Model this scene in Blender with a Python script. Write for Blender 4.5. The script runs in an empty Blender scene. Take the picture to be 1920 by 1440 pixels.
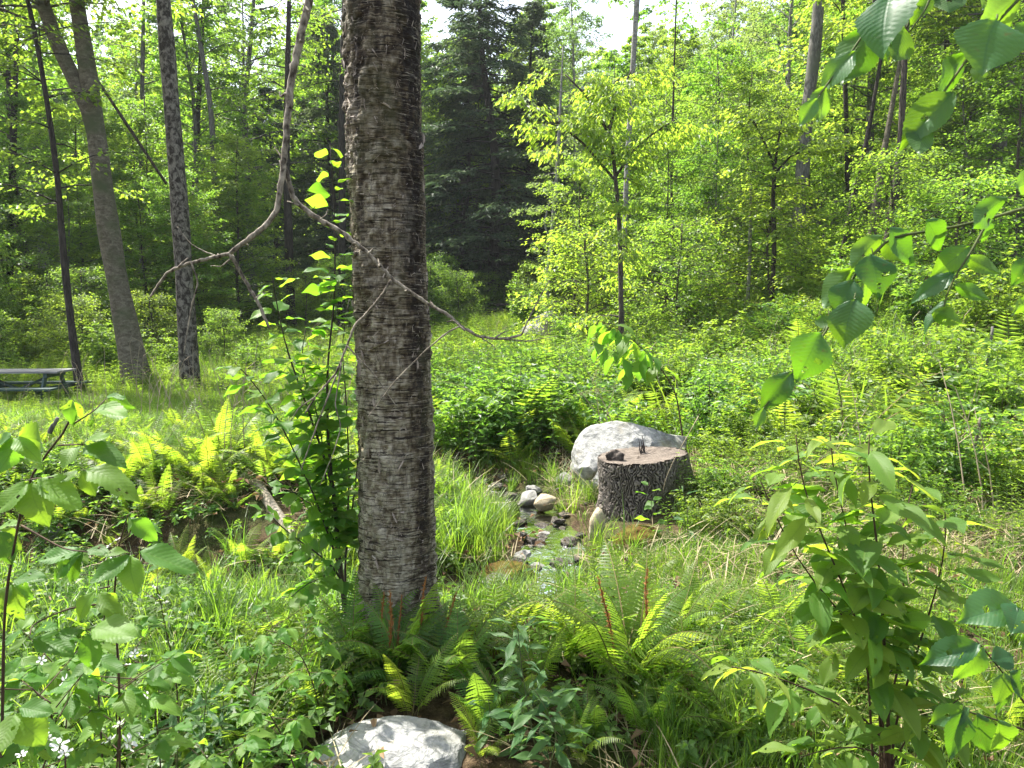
import bpy, math, random
import numpy as np
from mathutils import Vector, Matrix, Quaternion

R = math.radians
rng = np.random.default_rng(11)
random.seed(5)
SC = bpy.context.scene
COL = SC.collection

# ------------------------------------------------------------------ camera, sky, sun, exposure
CAM = Vector((0.0, 0.0, 1.65))
FPX = 1371.0                       # focal length in pixels of the 1920 px wide photograph
PITCH = R(6.04)
cam_d = bpy.data.cameras.new('camera')
cam_o = bpy.data.objects.new('camera', cam_d)
COL.objects.link(cam_o)
SC.camera = cam_o
cam_o.location = CAM
cam_o.rotation_euler = (R(90) - PITCH, 0, 0)
cam_d.sensor_width = 36.0
cam_d.lens = 36.0 * FPX / 1920.0
cam_d.clip_start = 0.05
cam_d.clip_end = 2000
cam_d.dof.use_dof = True
cam_d.dof.focus_distance = 4.6
cam_d.dof.aperture_fstop = 22

SUN_AZ, SUN_EL = -51.0, 58.0       # azimuth clockwise from the view direction, elevation
w = bpy.data.worlds.new('World')
SC.world = w
w.use_nodes = True
wn = w.node_tree
sky = wn.nodes.new('ShaderNodeTexSky')
sky.sky_type = 'NISHITA'
sky.sun_disc = False
sky.sun_elevation = R(SUN_EL)
sky.sun_rotation = R(SUN_AZ)
sky.air_density = 1.0
sky.dust_density = 3.0
sky.ozone_density = 1.0
hz = wn.nodes.new('ShaderNodeHueSaturation')      # thin summer haze: a paler blue all over
hz.inputs['Saturation'].default_value = 0.60
wn.links.new(sky.outputs[0], hz.inputs['Color'])
wn.links.new(hz.outputs[0], wn.nodes['Background'].inputs[0])
wn.nodes['Background'].inputs[1].default_value = 0.13
sd = bpy.data.lights.new('sun', 'SUN')
sd.energy = 4.6
sd.angle = R(0.55)
sd.color = (1.0, 0.955, 0.87)
so = bpy.data.objects.new('sun', sd)
COL.objects.link(so)
SDIR = Vector((math.sin(R(SUN_AZ)) * math.cos(R(SUN_EL)), math.cos(R(SUN_AZ)) * math.cos(R(SUN_EL)), math.sin(R(SUN_EL))))
so.rotation_euler = SDIR.to_track_quat('Z', 'Y').to_euler()
so.location = (-10, 10, 30)
SC.view_settings.view_transform = 'Standard'
SC.view_settings.look = 'None'
SC.view_settings.gamma = 1.0
SC.view_settings.use_curve_mapping = False
SC.view_settings.exposure = 1.78
SC.render.engine = 'CYCLES'
cy = SC.cycles
cy.max_bounces = 10
cy.diffuse_bounces = 6
cy.glossy_bounces = 3
cy.transmission_bounces = 8
cy.transparent_max_bounces = 6
cy.sample_clamp_indirect = 6.0
cy.caustics_reflective = False
cy.caustics_refractive = False
cy.use_denoising = True
try:
    cy.denoiser = 'OPENIMAGEDENOISE'
    cy.denoising_input_passes = 'RGB_ALBEDO_NORMAL'
    cy.denoising_prefilter = 'ACCURATE'
except Exception:
    pass

# ------------------------------------------------------------------ numeric helpers
def sstep(a, b, x):
    t = np.clip((np.asarray(x, float) - a) / (b - a), 0, 1)
    return t * t * (3 - 2 * t)

def _hash(ix, iy, iz, s):
    h = (ix * 374761393 + iy * 668265263 + iz * 2147483647 + s * 974634721) & 0xFFFFFFFF
    h = ((h ^ (h >> 13)) * 1274126177) & 0xFFFFFFFF
    h = (h ^ (h >> 16)) & 0xFFFF
    return h / 65535.0

def vnoise(x, y, z=0.0, s=0):
    x, y, z = np.broadcast_arrays(np.asarray(x, float), np.asarray(y, float), np.asarray(z, float))
    ix, iy, iz = np.floor(x).astype(np.int64), np.floor(y).astype(np.int64), np.floor(z).astype(np.int64)
    fx, fy, fz = x - ix, y - iy, z - iz
    fx, fy, fz = fx * fx * (3 - 2 * fx), fy * fy * (3 - 2 * fy), fz * fz * (3 - 2 * fz)
    o = 0
    for a in (0, 1):
        for b in (0, 1):
            for c in (0, 1):
                wgt = (fx if a else 1 - fx) * (fy if b else 1 - fy) * (fz if c else 1 - fz)
                o = o + wgt * _hash(ix + a, iy + b, iz + c, s)
    return o

def fbm(x, y, z=0.0, oct=4, s=0):
    o, a, t = 0, 1.0, 0
    x, y, z = np.asarray(x, float), np.asarray(y, float), np.asarray(z, float)
    for k in range(oct):
        o = o + a * vnoise(x * 2 ** k, y * 2 ** k, z * 2 ** k, s + k)
        t += a
        a *= 0.5
    return o / t

def unit(v):
    v = np.asarray(v, float)
    return v / np.maximum(np.linalg.norm(v, axis=-1, keepdims=True), 1e-9)

def at(X, Y, d):
    """world point seen at photograph pixel X, Y at a depth of d metres along y"""
    u, v = (X - 960) / FPX, (720 - Y) / FPX
    dx, dy, dz = u, math.cos(PITCH) + v * math.sin(PITCH), -math.sin(PITCH) + v * math.cos(PITCH)
    t = d / dy
    return Vector((dx * t, d, CAM.z + dz * t))

# ------------------------------------------------------------------ the lie of the land
STREAM = np.array([(-6.0, 9.2), (-3.0, 9.0), (-1.6, 8.5), (-0.75, 7.8), (-0.22, 7.1), (0.12, 6.4), (0.3, 5.7),
                   (0.30, 5.0), (0.10, 4.6), (-0.35, 4.4), (-1.0, 4.5), (-1.9, 4.6), (-3.0, 4.8), (-4.6, 4.95), (-9, 5.2)])

def dist_poly(x, y, P):
    x, y = np.asarray(x, float), np.asarray(y, float)
    best = np.full(np.broadcast(x, y).shape, 1e9)
    for (ax, ay), (bx, by) in zip(P[:-1], P[1:]):
        dx, dy = bx - ax, by - ay
        t = np.clip(((x - ax) * dx + (y - ay) * dy) / (dx * dx + dy * dy), 0, 1)
        best = np.minimum(best, np.hypot(x - ax - t * dx, y - ay - t * dy))
    return best

def G(x, y):
    x, y = np.asarray(x, float), np.asarray(y, float)
    z = -0.30 * sstep(7, 14, y) * sstep(1.0, -3.0, x)
    z = z + 1.25 * sstep(15, 37, y) + 5.0 * sstep(42, 150, y)
    z = z + 1.9 * sstep(2.0, 10.0, x) * sstep(5, 21, y) + 4.0 * sstep(9, 40, x) * sstep(8, 30, y)
    z = z + 1.2 * sstep(-9, -30, x) * sstep(14, 35, y)
    z = z + 0.30 * sstep(-0.7, -1.7, x) * sstep(4.7, 6.3, y) * (1 - sstep(7, 12, y))
    z = z + 0.32 * np.exp(-((x - 2.25) / .75) ** 2 - ((y - 6.3) / 1.0) ** 2)
    ds = dist_poly(x, y, STREAM)
    z = z - 0.24 * np.exp(-(ds / 0.46) ** 2)
    z = z - 0.10 * np.exp(-(ds / 0.6) ** 2) * sstep(-.2, -.9, x) * sstep(6, 5, y)
    z = z + (fbm(x * .9 + 7, y * .9, 0, 3, 3) - .5) * .14 + (fbm(x * 5, y * 5, 0, 2, 9) - .5) * .035
    return z

def Gf(x, y):
    return float(G(np.array([x]), np.array([y]))[0])

def gpx(X, Y):
    """ground point seen at pixel X, Y"""
    d = 2.0
    for _ in range(400):
        p = at(X, Y, d)
        if p.z <= Gf(p.x, p.y):
            break
        d += .05 if d < 12 else .15
    return Vector((p.x, p.y, Gf(p.x, p.y)))

# ------------------------------------------------------------------ mesh and object helpers
class MB:
    """collects vertices and faces, then makes one mesh"""
    def __init__(s):
        s.v, s.f3, s.f4, s.r, s.uv, s.n, s.m3, s.m4 = [], [], [], [], [], 0, [], []
    def add(s, v, tris=None, quads=None, rnd=0.5, uv=None, mi=0):
        v = np.asarray(v, float).reshape(-1, 3)
        if tris is not None and len(tris):
            t = np.asarray(tris, np.int64).reshape(-1, 3)
            s.f3.append(t + s.n); s.m3.append(np.full(len(t), mi))
        if quads is not None and len(quads):
            q = np.asarray(quads, np.int64).reshape(-1, 4)
            s.f4.append(q + s.n); s.m4.append(np.full(len(q), mi))
        s.v.append(v)
        s.r.append(np.broadcast_to(np.asarray(rnd, float), (len(v),)))
        s.uv.append(np.zeros((len(v), 2)) if uv is None else np.asarray(uv, float))
        s.n += len(v)
    def tube(s, pts, rad, sides=5, rnd=.5, mi=0, cap=True):
        pts = np.asarray(pts, float); n = len(pts)
        rad = np.broadcast_to(np.asarray(rad, float), (n,))
        t = unit(np.gradient(pts, axis=0))
        ref = np.array([0, 0, 1.]) if abs(t[0, 2]) < .9 else np.array([1., 0, 0])
        a = unit(np.cross(t[0], ref)); A = [a]
        for k in range(1, n):
            a = a - t[k] * a.dot(t[k]); a = a / max(np.linalg.norm(a), 1e-9); A.append(a)
        A = np.array(A); B = np.cross(t, A)
        th = np.arange(sides) * 2 * math.pi / sides
        ring = pts[:, None, :] + rad[:, None, None] * (A[:, None, :] * np.cos(th)[None, :, None] + B[:, None, :] * np.sin(th)[None, :, None])
        k, j = np.meshgrid(np.arange(n - 1), np.arange(sides), indexing='ij')
        j2 = (j + 1) % sides
        q = np.stack([k * sides + j, k * sides + j2, (k + 1) * sides + j2, (k + 1) * sides + j], -1).reshape(-1, 4)
        v = ring.reshape(-1, 3); tr = None
        if cap:
            v = np.vstack([v, pts[-1:], pts[:1]]); c, c0 = n * sides, n * sides + 1
            tr = [((n - 1) * sides + i, (n - 1) * sides + (i + 1) % sides, c) for i in range(sides)] + \
                 [((i + 1) % sides, i, c0) for i in range(sides)]
        s.add(v, tr, q, rnd, mi=mi)
    def box(s, c, e, M=None, rnd=.5, mi=0):
        c = np.array(c, float); e = np.array(e, float) / 2
        v = np.array([(x, y, z) for x in (-1, 1) for y in (-1, 1) for z in (-1, 1)], float) * e
        if M is not None:
            v = v @ np.array(M.to_3x3()).T
        s.add(v + c, None, [(0, 1, 3, 2), (4, 6, 7, 5), (0, 4, 5, 1), (2, 3, 7, 6), (0, 2, 6, 4), (1, 5, 7, 3)], rnd, mi=mi)
    def leaves(s, pos, d, nrm, L, W, fold=.12, droop=.15, rnd=None, mid=.42, mi=0):
        """many small two-triangle leaves, folded along the midrib"""
        pos = np.asarray(pos, float); n = len(pos)
        d = unit(d); nrm = np.asarray(nrm, float)
        side = unit(np.cross(nrm, d)); nrm = np.cross(d, side)
        L = np.broadcast_to(L, (n,))[:, None]; W = np.broadcast_to(W, (n,))[:, None]
        m = pos + d * L * mid
        v = np.stack([pos, m - side * W / 2 + nrm * W * fold, pos + d * L - nrm * L * droop, m + side * W / 2 + nrm * W * fold], 1)
        i = np.arange(n)[:, None] * 4
        t = np.concatenate([i + np.array([[0, 1, 2]]), i + np.array([[0, 2, 3]])], 1).reshape(-1, 3)
        r = rng.random(n) if rnd is None else np.broadcast_to(np.asarray(rnd, float), (n,))
        s.add(v.reshape(-1, 3), t, None, np.repeat(r, 4), mi=mi)
    def blades(s, base, az, lean, L, W, seg=4, bend=1.2, rnd=None, mi=0):
        """grass blades: strips that arch outwards"""
        n = len(base); t = np.linspace(0, 1, seg + 1)
        ang = lean[:, None] + bend[:, None] * (t[None, :] ** 1.5)
        st = L[:, None] / seg
        rr = np.cumsum(np.sin(ang) * st, 1) - np.sin(ang) * st
        zz = np.cumsum(np.cos(ang) * st, 1) - np.cos(ang) * st
        dx, dy = np.cos(az)[:, None], np.sin(az)[:, None]
        c = np.stack([base[:, 0:1] + rr * dx, base[:, 1:2] + rr * dy, base[:, 2:3] + zz], -1)
        wv = (W[:, None] * (1 - t[None, :] ** 2 * .95)) / 2
        sd_ = np.stack([-dy * wv, dx * wv, 0 * wv], -1)
        v = np.stack([c - sd_, c + sd_], 2).reshape(n, -1, 3)
        k = np.arange(seg) * 2
        q = np.stack([k, k + 1, k + 3, k + 2], -1)
        q = (np.arange(n)[:, None, None] * (2 * (seg + 1)) + q[None]).reshape(-1, 4)
        r = rng.random(n) if rnd is None else rnd
        s.add(v.reshape(-1, 3), None, q, np.repeat(r, 2 * (seg + 1)), mi=mi)
    def mesh(s, name, mats, smooth=False):
        me = bpy.data.meshes.new(name)
        v = np.concatenate(s.v) if s.v else np.zeros((0, 3))
        f3 = np.concatenate(s.f3) if s.f3 else np.zeros((0, 3), np.int64)
        f4 = np.concatenate(s.f4) if s.f4 else np.zeros((0, 4), np.int64)
        me.vertices.add(len(v)); me.vertices.foreach_set('co', v.ravel().astype('f'))
        nl = f3.size + f4.size
        me.loops.add(nl)
        li = np.concatenate([f3.ravel(), f4.ravel()]).astype('i')
        me.loops.foreach_set('vertex_index', li)
        me.polygons.add(len(f3) + len(f4))
        st = np.concatenate([np.arange(len(f3)) * 3, f3.size + np.arange(len(f4)) * 4]).astype('i')
        me.polygons.foreach_set('loop_start', st)
        mi = np.concatenate([np.concatenate(s.m3) if s.m3 else np.zeros(0), np.concatenate(s.m4) if s.m4 else np.zeros(0)]).astype('i')
        me.polygons.foreach_set('material_index', mi)
        me.polygons.foreach_set('use_smooth', np.full(len(mi), bool(smooth)))
        a = me.attributes.new('rnd', 'FLOAT', 'POINT'); a.data.foreach_set('value', np.concatenate(s.r).astype('f'))
        uv = np.concatenate(s.uv)
        if np.abs(uv).max() > 0:
            u = me.uv_layers.new(name='uv')
            u.data.foreach_set('uv', uv[li].ravel().astype('f'))
        me.update(calc_edges=True)
        for m in (mats if isinstance(mats, (list, tuple)) else [mats]):
            me.materials.append(m)
        return me

def tag(o, label=None, cat=None, group=None, kind=None):
    if label: o['label'] = label
    if cat: o['category'] = cat
    if group: o['group'] = group
    if kind: o['kind'] = kind
    return o

def link(name, me, parent=None, loc=(0, 0, 0), rot=(0, 0, 0), scale=1.0):
    o = bpy.data.objects.new(name, me)
    o.location = loc; o.rotation_euler = rot
    o.scale = (scale,) * 3 if isinstance(scale, (int, float)) else scale
    COL.objects.link(o)
    if parent is not None: o.parent = parent
    return o

def empty(name, loc=(0, 0, 0), rz=0.0, scale=1.0):
    o = bpy.data.objects.new(name, None)
    o.empty_display_size = .1
    o.location = loc; o.rotation_euler = (0, 0, rz); o.scale = (scale,) * 3
    COL.objects.link(o)
    return o

# ------------------------------------------------------------------ materials
def new_mat(name):
    m = bpy.data.materials.new(name); m.use_nodes = True
    nt = m.node_tree
    return m, nt, nt.nodes['Principled BSDF'], nt.nodes['Material Output']

def nd(nt, t, **kw):
    n = nt.nodes.new(t)
    for k, v in kw.items():
        if k.startswith('i_'): n.inputs[k[2:]].default_value = v
        else: setattr(n, k, v)
    return n

def mix(nt, fac, a, b, blend='MIX'):
    n = nt.nodes.new('ShaderNodeMix'); n.data_type = 'RGBA'; n.blend_type = blend
    for sock, v in ((n.inputs[0], fac), (n.inputs[6], a), (n.inputs[7], b)):
        if hasattr(v, 'is_linked') or isinstance(v, bpy.types.NodeSocket): nt.links.new(v, sock)
        else: sock.default_value = v if not isinstance(v, tuple) else (*v[:3], 1)
    return n.outputs[2]

def math_(nt, op, a, b=None, c=None, clamp=False):
    n = nt.nodes.new('ShaderNodeMath'); n.operation = op; n.use_clamp = clamp
    for k, v in enumerate((a, b, c)):
        if v is None: continue
        if isinstance(v, bpy.types.NodeSocket): nt.links.new(v, n.inputs[k])
        else: n.inputs[k].default_value = v
    return n.outputs[0]

def ramp(nt, fac, stops):
    n = nt.nodes.new('ShaderNodeValToRGB')
    e = n.color_ramp.elements
    while len(e) < len(stops): e.new(.5)
    for k, (p, c) in enumerate(stops):
        e[k].position = p; e[k].color = (*c, 1) if len(c) == 3 else c
    nt.links.new(fac, n.inputs[0])
    return n.outputs[0]

def noise(nt, scale, detail=4, rough=.55, vec=None, dist=0.0):
    n = nd(nt, 'ShaderNodeTexNoise'); n.inputs['Scale'].default_value = scale
    n.inputs['Detail'].default_value = detail; n.inputs['Roughness'].default_value = rough
    n.inputs['Distortion'].default_value = dist
    if vec is not None: nt.links.new(vec, n.inputs['Vector'])
    return n.outputs['Fac']

def objco(nt, scale=(1, 1, 1)):
    tc = nd(nt, 'ShaderNodeTexCoord'); mp = nd(nt, 'ShaderNodeMapping')
    mp.inputs['Scale'].default_value = scale
    nt.links.new(tc.outputs['Object'], mp.inputs['Vector'])
    return mp.outputs[0]

def leaf_mat(name, c1, c2, t1, t2, trans=.45, rough=.45, spec=.35, valvar=.35, huevar=.03, tint=None, veins=None, under=None, stain=0.0):
    """leaf: reflecting upper face plus light let through; colours vary per leaf (rnd) and per plant (object random)"""
    m, nt, p, out = new_mat(name)
    at_ = nd(nt, 'ShaderNodeAttribute', attribute_name='rnd')
    oi = nd(nt, 'ShaderNodeObjectInfo')
    fac = at_.outputs['Fac']
    fr = math_(nt, 'FRACT', math_(nt, 'ADD', fac, oi.outputs['Random']))
    ca, ta = mix(nt, fr, c1, c2), mix(nt, fr, t1, t2)
    if tint is not None:
        ti = nd(nt, 'ShaderNodeAttribute', attribute_name='tint'); ti.attribute_type = 'INSTANCER'
        ca = mix(nt, ti.outputs['Fac'], ca, tint[0]); ta = mix(nt, ti.outputs['Fac'], ta, tint[1])
    def hsv(c):
        h = nd(nt, 'ShaderNodeHueSaturation'); nt.links.new(c, h.inputs['Color'])
        nt.links.new(math_(nt, 'MULTIPLY_ADD', oi.outputs['Random'], huevar, .5 - huevar / 2), h.inputs['Hue'])
        nt.links.new(math_(nt, 'MULTIPLY_ADD', fr, valvar, 1 - valvar / 2), h.inputs['Value'])
        return h.outputs[0]
    ca, ta = hsv(ca), hsv(ta)
    if veins:
        uvn = nd(nt, 'ShaderNodeUVMap'); sp = nd(nt, 'ShaderNodeSeparateXYZ')
        nt.links.new(uvn.outputs[0], sp.inputs[0])
        u, v = math_(nt, 'ABSOLUTE', sp.outputs[0]), sp.outputs[1]
        ph = math_(nt, 'SUBTRACT', math_(nt, 'MULTIPLY', v, float(veins)), math_(nt, 'MULTIPLY', u, veins * .28))
        tri = math_(nt, 'ABSOLUTE', math_(nt, 'SUBTRACT', math_(nt, 'FRACT', ph), .5))      # 0 on the vein
        side = math_(nt, 'SUBTRACT', 1.0, math_(nt, 'MULTIPLY', tri, 6.5), clamp=True)
        rib = math_(nt, 'SUBTRACT', 1.0, math_(nt, 'MULTIPLY', u, 16.0), clamp=True)
        vn = math_(nt, 'MAXIMUM', math_(nt, 'MULTIPLY', side, .34), math_(nt, 'MULTIPLY', rib, .8))
        ca = mix(nt, math_(nt, 'MULTIPLY', vn, .5), ca, (c2[0] * 1.6, c2[1] * 1.4, c2[2] * 1.5))
        ta = mix(nt, math_(nt, 'MULTIPLY', vn, .55), ta, (t1[0] * .45, t1[1] * .5, t1[2] * .5))
        if stain:
            nz = noise(nt, 9.0, 3, .6, objco(nt))
            sm = math_(nt, 'MULTIPLY', math_(nt, 'SUBTRACT', nz, .60, clamp=True), stain * 10, clamp=True)
            ca = mix(nt, sm, ca, (.16, .12, .03)); ta = mix(nt, sm, ta, (.16, .14, .02))
        bp = nd(nt, 'ShaderNodeBump'); bp.inputs['Strength'].default_value = .24; bp.inputs['Distance'].default_value = .002
        nt.links.new(math_(nt, 'MULTIPLY_ADD', tri, 1.1, math_(nt, 'MULTIPLY', rib, -.6)), bp.inputs['Height'])
        nt.links.new(bp.outputs[0], p.inputs['Normal'])
    if under is not None:
        ge = nd(nt, 'ShaderNodeNewGeometry')
        ca = mix(nt, ge.outputs['Backfacing'], ca, under)
    nt.links.new(ca, p.inputs['Base Color'])
    p.inputs['Roughness'].default_value = rough
    p.inputs['Specular IOR Level'].default_value = spec
    tr = nd(nt, 'ShaderNodeBsdfTranslucent'); nt.links.new(ta, tr.inputs['Color'])
    ms = nd(nt, 'ShaderNodeMixShader'); ms.inputs[0].default_value = trans
    nt.links.new(p.outputs[0], ms.inputs[1]); nt.links.new(tr.outputs[0], ms.inputs[2])
    nt.links.new(ms.outputs[0], out.inputs['Surface'])
    return m

def bark_mat(name, dark, light, sx=6.0, sz=1.5, thr=(.42, .62), rough=.9, bump=.6, third=None, tscale=1.3, bd=.02):
    m, nt, p, out = new_mat(name)
    v = objco(nt, (sx, sx, sz))
    n1 = noise(nt, 3.0, 6, .65, v, .6)
    c = ramp(nt, n1, [(thr[0], dark), (thr[1], light)])
    n3 = noise(nt, 40, 4, .6, objco(nt, (1, 1, .6)))
    c = mix(nt, .55, c, ramp(nt, n3, [(.3, (.45, .45, .45)), (.7, (1.15, 1.15, 1.15))]), 'MULTIPLY')
    if third is not None:
        n2 = noise(nt, tscale, 3, .6, objco(nt))
        c = mix(nt, ramp(nt, n2, [(.5, (0, 0, 0)), (.68, (1, 1, 1))]), c, third)
    nt.links.new(c, p.inputs['Base Color'])
    p.inputs['Roughness'].default_value = rough
    p.inputs['Specular IOR Level'].default_value = .2
    b = nd(nt, 'ShaderNodeBump'); b.inputs['Strength'].default_value = bump; b.inputs['Distance'].default_value = bd
    nt.links.new(math_(nt, 'ADD', n1, math_(nt, 'MULTIPLY', n3, .4)), b.inputs['Height'])
    nt.links.new(b.outputs[0], p.inputs['Normal'])
    return m

def plain_mat(name, c1, c2, scale=8, rough=.8, bump=.2, spec=.25, stretch=(1, 1, 1)):
    m, nt, p, out = new_mat(name)
    n1 = noise(nt, scale, 5, .6, objco(nt, stretch))
    nt.links.new(ramp(nt, n1, [(.3, c1), (.7, c2)]), p.inputs['Base Color'])
    p.inputs['Roughness'].default_value = rough; p.inputs['Specular IOR Level'].default_value = spec
    b = nd(nt, 'ShaderNodeBump'); b.inputs['Strength'].default_value = bump; b.inputs['Distance'].default_value = .01
    nt.links.new(n1, b.inputs['Height']); nt.links.new(b.outputs[0], p.inputs['Normal'])
    return m

M = {}
# foliage in the woods
M['maple'] = leaf_mat('maple_leaves', (.055, .115, .024), (.080, .140, .028), (.24, .46, .035), (.34, .54, .045), .52)
M['maple2'] = leaf_mat('pale_maple_leaves', (.070, .130, .028), (.095, .150, .032), (.30, .52, .040), (.42, .60, .055), .54)
M['deep'] = leaf_mat('deep_green_leaves', (.052, .112, .028), (.070, .132, .030), (.22, .44, .036), (.30, .50, .04), .52)
M['birchleaf'] = leaf_mat('aspen_leaves', (.075, .130, .045), (.095, .145, .052), (.28, .46, .08), (.35, .50, .09), .48)
M['lime'] = leaf_mat('lime_leaves', (.080, .148, .030), (.100, .158, .034), (.38, .62, .045), (.48, .68, .06), .56)
M['needle'] = leaf_mat('conifer_needles', (.044, .082, .046), (.075, .108, .050), (.10, .18, .07), (.16, .22, .075), .34, rough=.6, valvar=.5)
# ground cover
YT = ((.086, .140, .028), (.33, .51, .04))
M['grass'] = leaf_mat('grass_blades', (.052, .115, .022), (.080, .135, .026), (.20, .42, .028), (.30, .50, .032), .5, rough=.4, tint=YT)
M['meadow'] = leaf_mat('meadow_leaves', (.062, .125, .026), (.085, .140, .028), (.25, .46, .032), (.34, .53, .04), .52, tint=YT)
M['forb'] = leaf_mat('broad_forb_leaves', (.052, .115, .028), (.078, .138, .032), (.20, .42, .036), (.30, .50, .042), .48, valvar=.5, rough=.45, tint=YT)
M['thicket'] = leaf_mat('thicket_leaves', (.062, .122, .026), (.090, .140, .030), (.25, .45, .035), (.35, .53, .045), .52, tint=YT)
M['fern'] = leaf_mat('fern_leaves', (.078, .138, .026), (.104, .154, .030), (.36, .56, .035), (.46, .62, .045), .58, valvar=.3, tint=YT)
M['shadefern'] = leaf_mat('shaded_fern_leaves', (.056, .122, .028), (.076, .140, .030), (.24, .48, .036), (.32, .54, .04), .5, valvar=.3)  # ferns standing in shade: the shade is put into this darker leaf colour
M['stem'] = plain_mat('green_stems', (.05, .07, .025), (.10, .12, .04), 30)
M['redstem'] = plain_mat('brown_stems', (.035, .022, .014), (.08, .05, .03), 30)
M['twig'] = plain_mat('dark_twigs', (.022, .018, .014), (.06, .05, .04), 30)
M['rachis'] = plain_mat('fern_stalks', (.10, .085, .03), (.16, .13, .05), 20)
M['fertile'] = plain_mat('cinnamon_fronds', (.20, .085, .025), (.38, .17, .05), 60, bump=.6)
M['straw'] = leaf_mat('dry_straw', (.26, .21, .12), (.36, .30, .18), (.3, .25, .12), (.36, .30, .16), .25, rough=.7, huevar=.01)
M['litter'] = leaf_mat('dead_leaves', (.10, .055, .03), (.26, .17, .10), (.16, .09, .03), (.24, .15, .06), .2, rough=.75, huevar=.02)
M['petal'] = leaf_mat('white_petals', (.75, .76, .74), (.82, .82, .80), (.6, .62, .58), (.65, .66, .62), .3, rough=.6, valvar=.1, huevar=0)
# near leaves with veins
M['alderleaf'] = leaf_mat('near_serrate_leaves', (.030, .092, .040), (.042, .108, .044), (.17, .38, .010), (.24, .46, .014), .46, rough=.42, spec=.38, veins=13, under=(.06, .12, .04), huevar=.02, valvar=.5, stain=.35)
M['bramble'] = leaf_mat('bramble_leaves', (.062, .145, .028), (.090, .170, .034), (.24, .50, .025), (.34, .58, .03), .46, valvar=.5, rough=.5, spec=.2, veins=11, under=(.07, .14, .05))
M['cherry'] = leaf_mat('cherry_leaves', (.070, .150, .030), (.110, .175, .038), (.30, .56, .03), (.42, .66, .04), .5, rough=.5, spec=.2, veins=15, under=(.075, .14, .045), stain=.3)
M['cherrytop'] = leaf_mat('young_cherry_leaves', (.085, .165, .032), (.115, .170, .036), (.40, .62, .04), (.48, .62, .05), .52, rough=.5, spec=.2, veins=15, under=(.12, .16, .05))
M['shrubleaf'] = leaf_mat('shrub_leaves', (.062, .135, .026), (.090, .155, .030), (.24, .52, .025), (.32, .58, .03), .52, rough=.5, spec=.2, veins=8, under=(.08, .15, .04))
M['willow'] = leaf_mat('lance_leaves', (.044, .105, .034), (.060, .120, .040), (.14, .32, .04), (.18, .38, .05), .42, rough=.5, spec=.25, veins=14, under=(.08, .13, .06))

# barks
M['bark_grey'] = bark_mat('grey_bark', (.075, .070, .062), (.20, .19, .17), 7, 1.6, third=(.10, .105, .08))
M['bark_brown'] = bark_mat('brown_bark', (.040, .032, .026), (.12, .10, .085), 8, 1.2)
M['bark_dark'] = bark_mat('dark_bark', (.022, .018, .015), (.065, .055, .045), 8, 1.3)
M['bark_pale'] = bark_mat('pale_bark', (.16, .155, .14), (.36, .35, .32), 4, 5)
M['bark_spot'] = bark_mat('blotched_bark', (.034, .028, .022), (.20, .18, .15), 3.6, 2.6, thr=(.43, .60), bump=.5)
M['bark_lean'] = bark_mat('smooth_tan_bark', (.065, .055, .038), (.21, .185, .135), 2.6, 5.0, thr=(.33, .7), bump=.6, third=(.07, .082, .040))

# ------------------------------------------------------------------ ground
def ground_material():
    m, nt, p, out = new_mat('woodland_floor')
    co = objco(nt)
    a = noise(nt, 1.1, 5, .6, co); b = noise(nt, 16, 5, .65, co); c3 = noise(nt, 90, 4, .6, co)
    soil = ramp(nt, b, [(.25, (.030, .021, .013)), (.5, (.085, .058, .034)), (.75, (.17, .125, .075))])
    moss = ramp(nt, b, [(.3, (.030, .050, .012)), (.7, (.075, .095, .026))])
    col = mix(nt, ramp(nt, a, [(.46, (0, 0, 0)), (.62, (1, 1, 1))]), soil, moss)
    col = mix(nt, .7, col, ramp(nt, c3, [(.3, (.5, .5, .5)), (.7, (1.2, 1.2, 1.2))]), 'MULTIPLY')
    nt.links.new(col, p.inputs['Base Color'])
    p.inputs['Roughness'].default_value = .95; p.inputs['Specular IOR Level'].default_value = .1
    bp = nd(nt, 'ShaderNodeBump'); bp.inputs['Strength'].default_value = .8; bp.inputs['Distance'].default_value = .03
    nt.links.new(math_(nt, 'ADD', b, c3), bp.inputs['Height']); nt.links.new(bp.outputs[0], p.inputs['Normal'])
    return m

def build_ground():
    n = 330
    u = np.linspace(-1, 1, n)
    gx = 1.2 * np.sinh(u * 5.9) + .2
    gy = 1.3 * np.sinh(u * 5.9) + 4.6
    X, Y = np.meshgrid(gx, gy)
    Z = G(X, Y)
    i, j = np.meshgrid(np.arange(n - 1), np.arange(n - 1), indexing='ij')
    q = np.stack([i * n + j, i * n + j + 1, (i + 1) * n + j + 1, (i + 1) * n + j], -1).reshape(-1, 4)
    b = MB(); b.add(np.stack([X, Y, Z], -1).reshape(-1, 3), None, q)
    o = link('ground', b.mesh('ground', ground_material(), True))
    tag(o, kind='structure')
build_ground()

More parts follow.
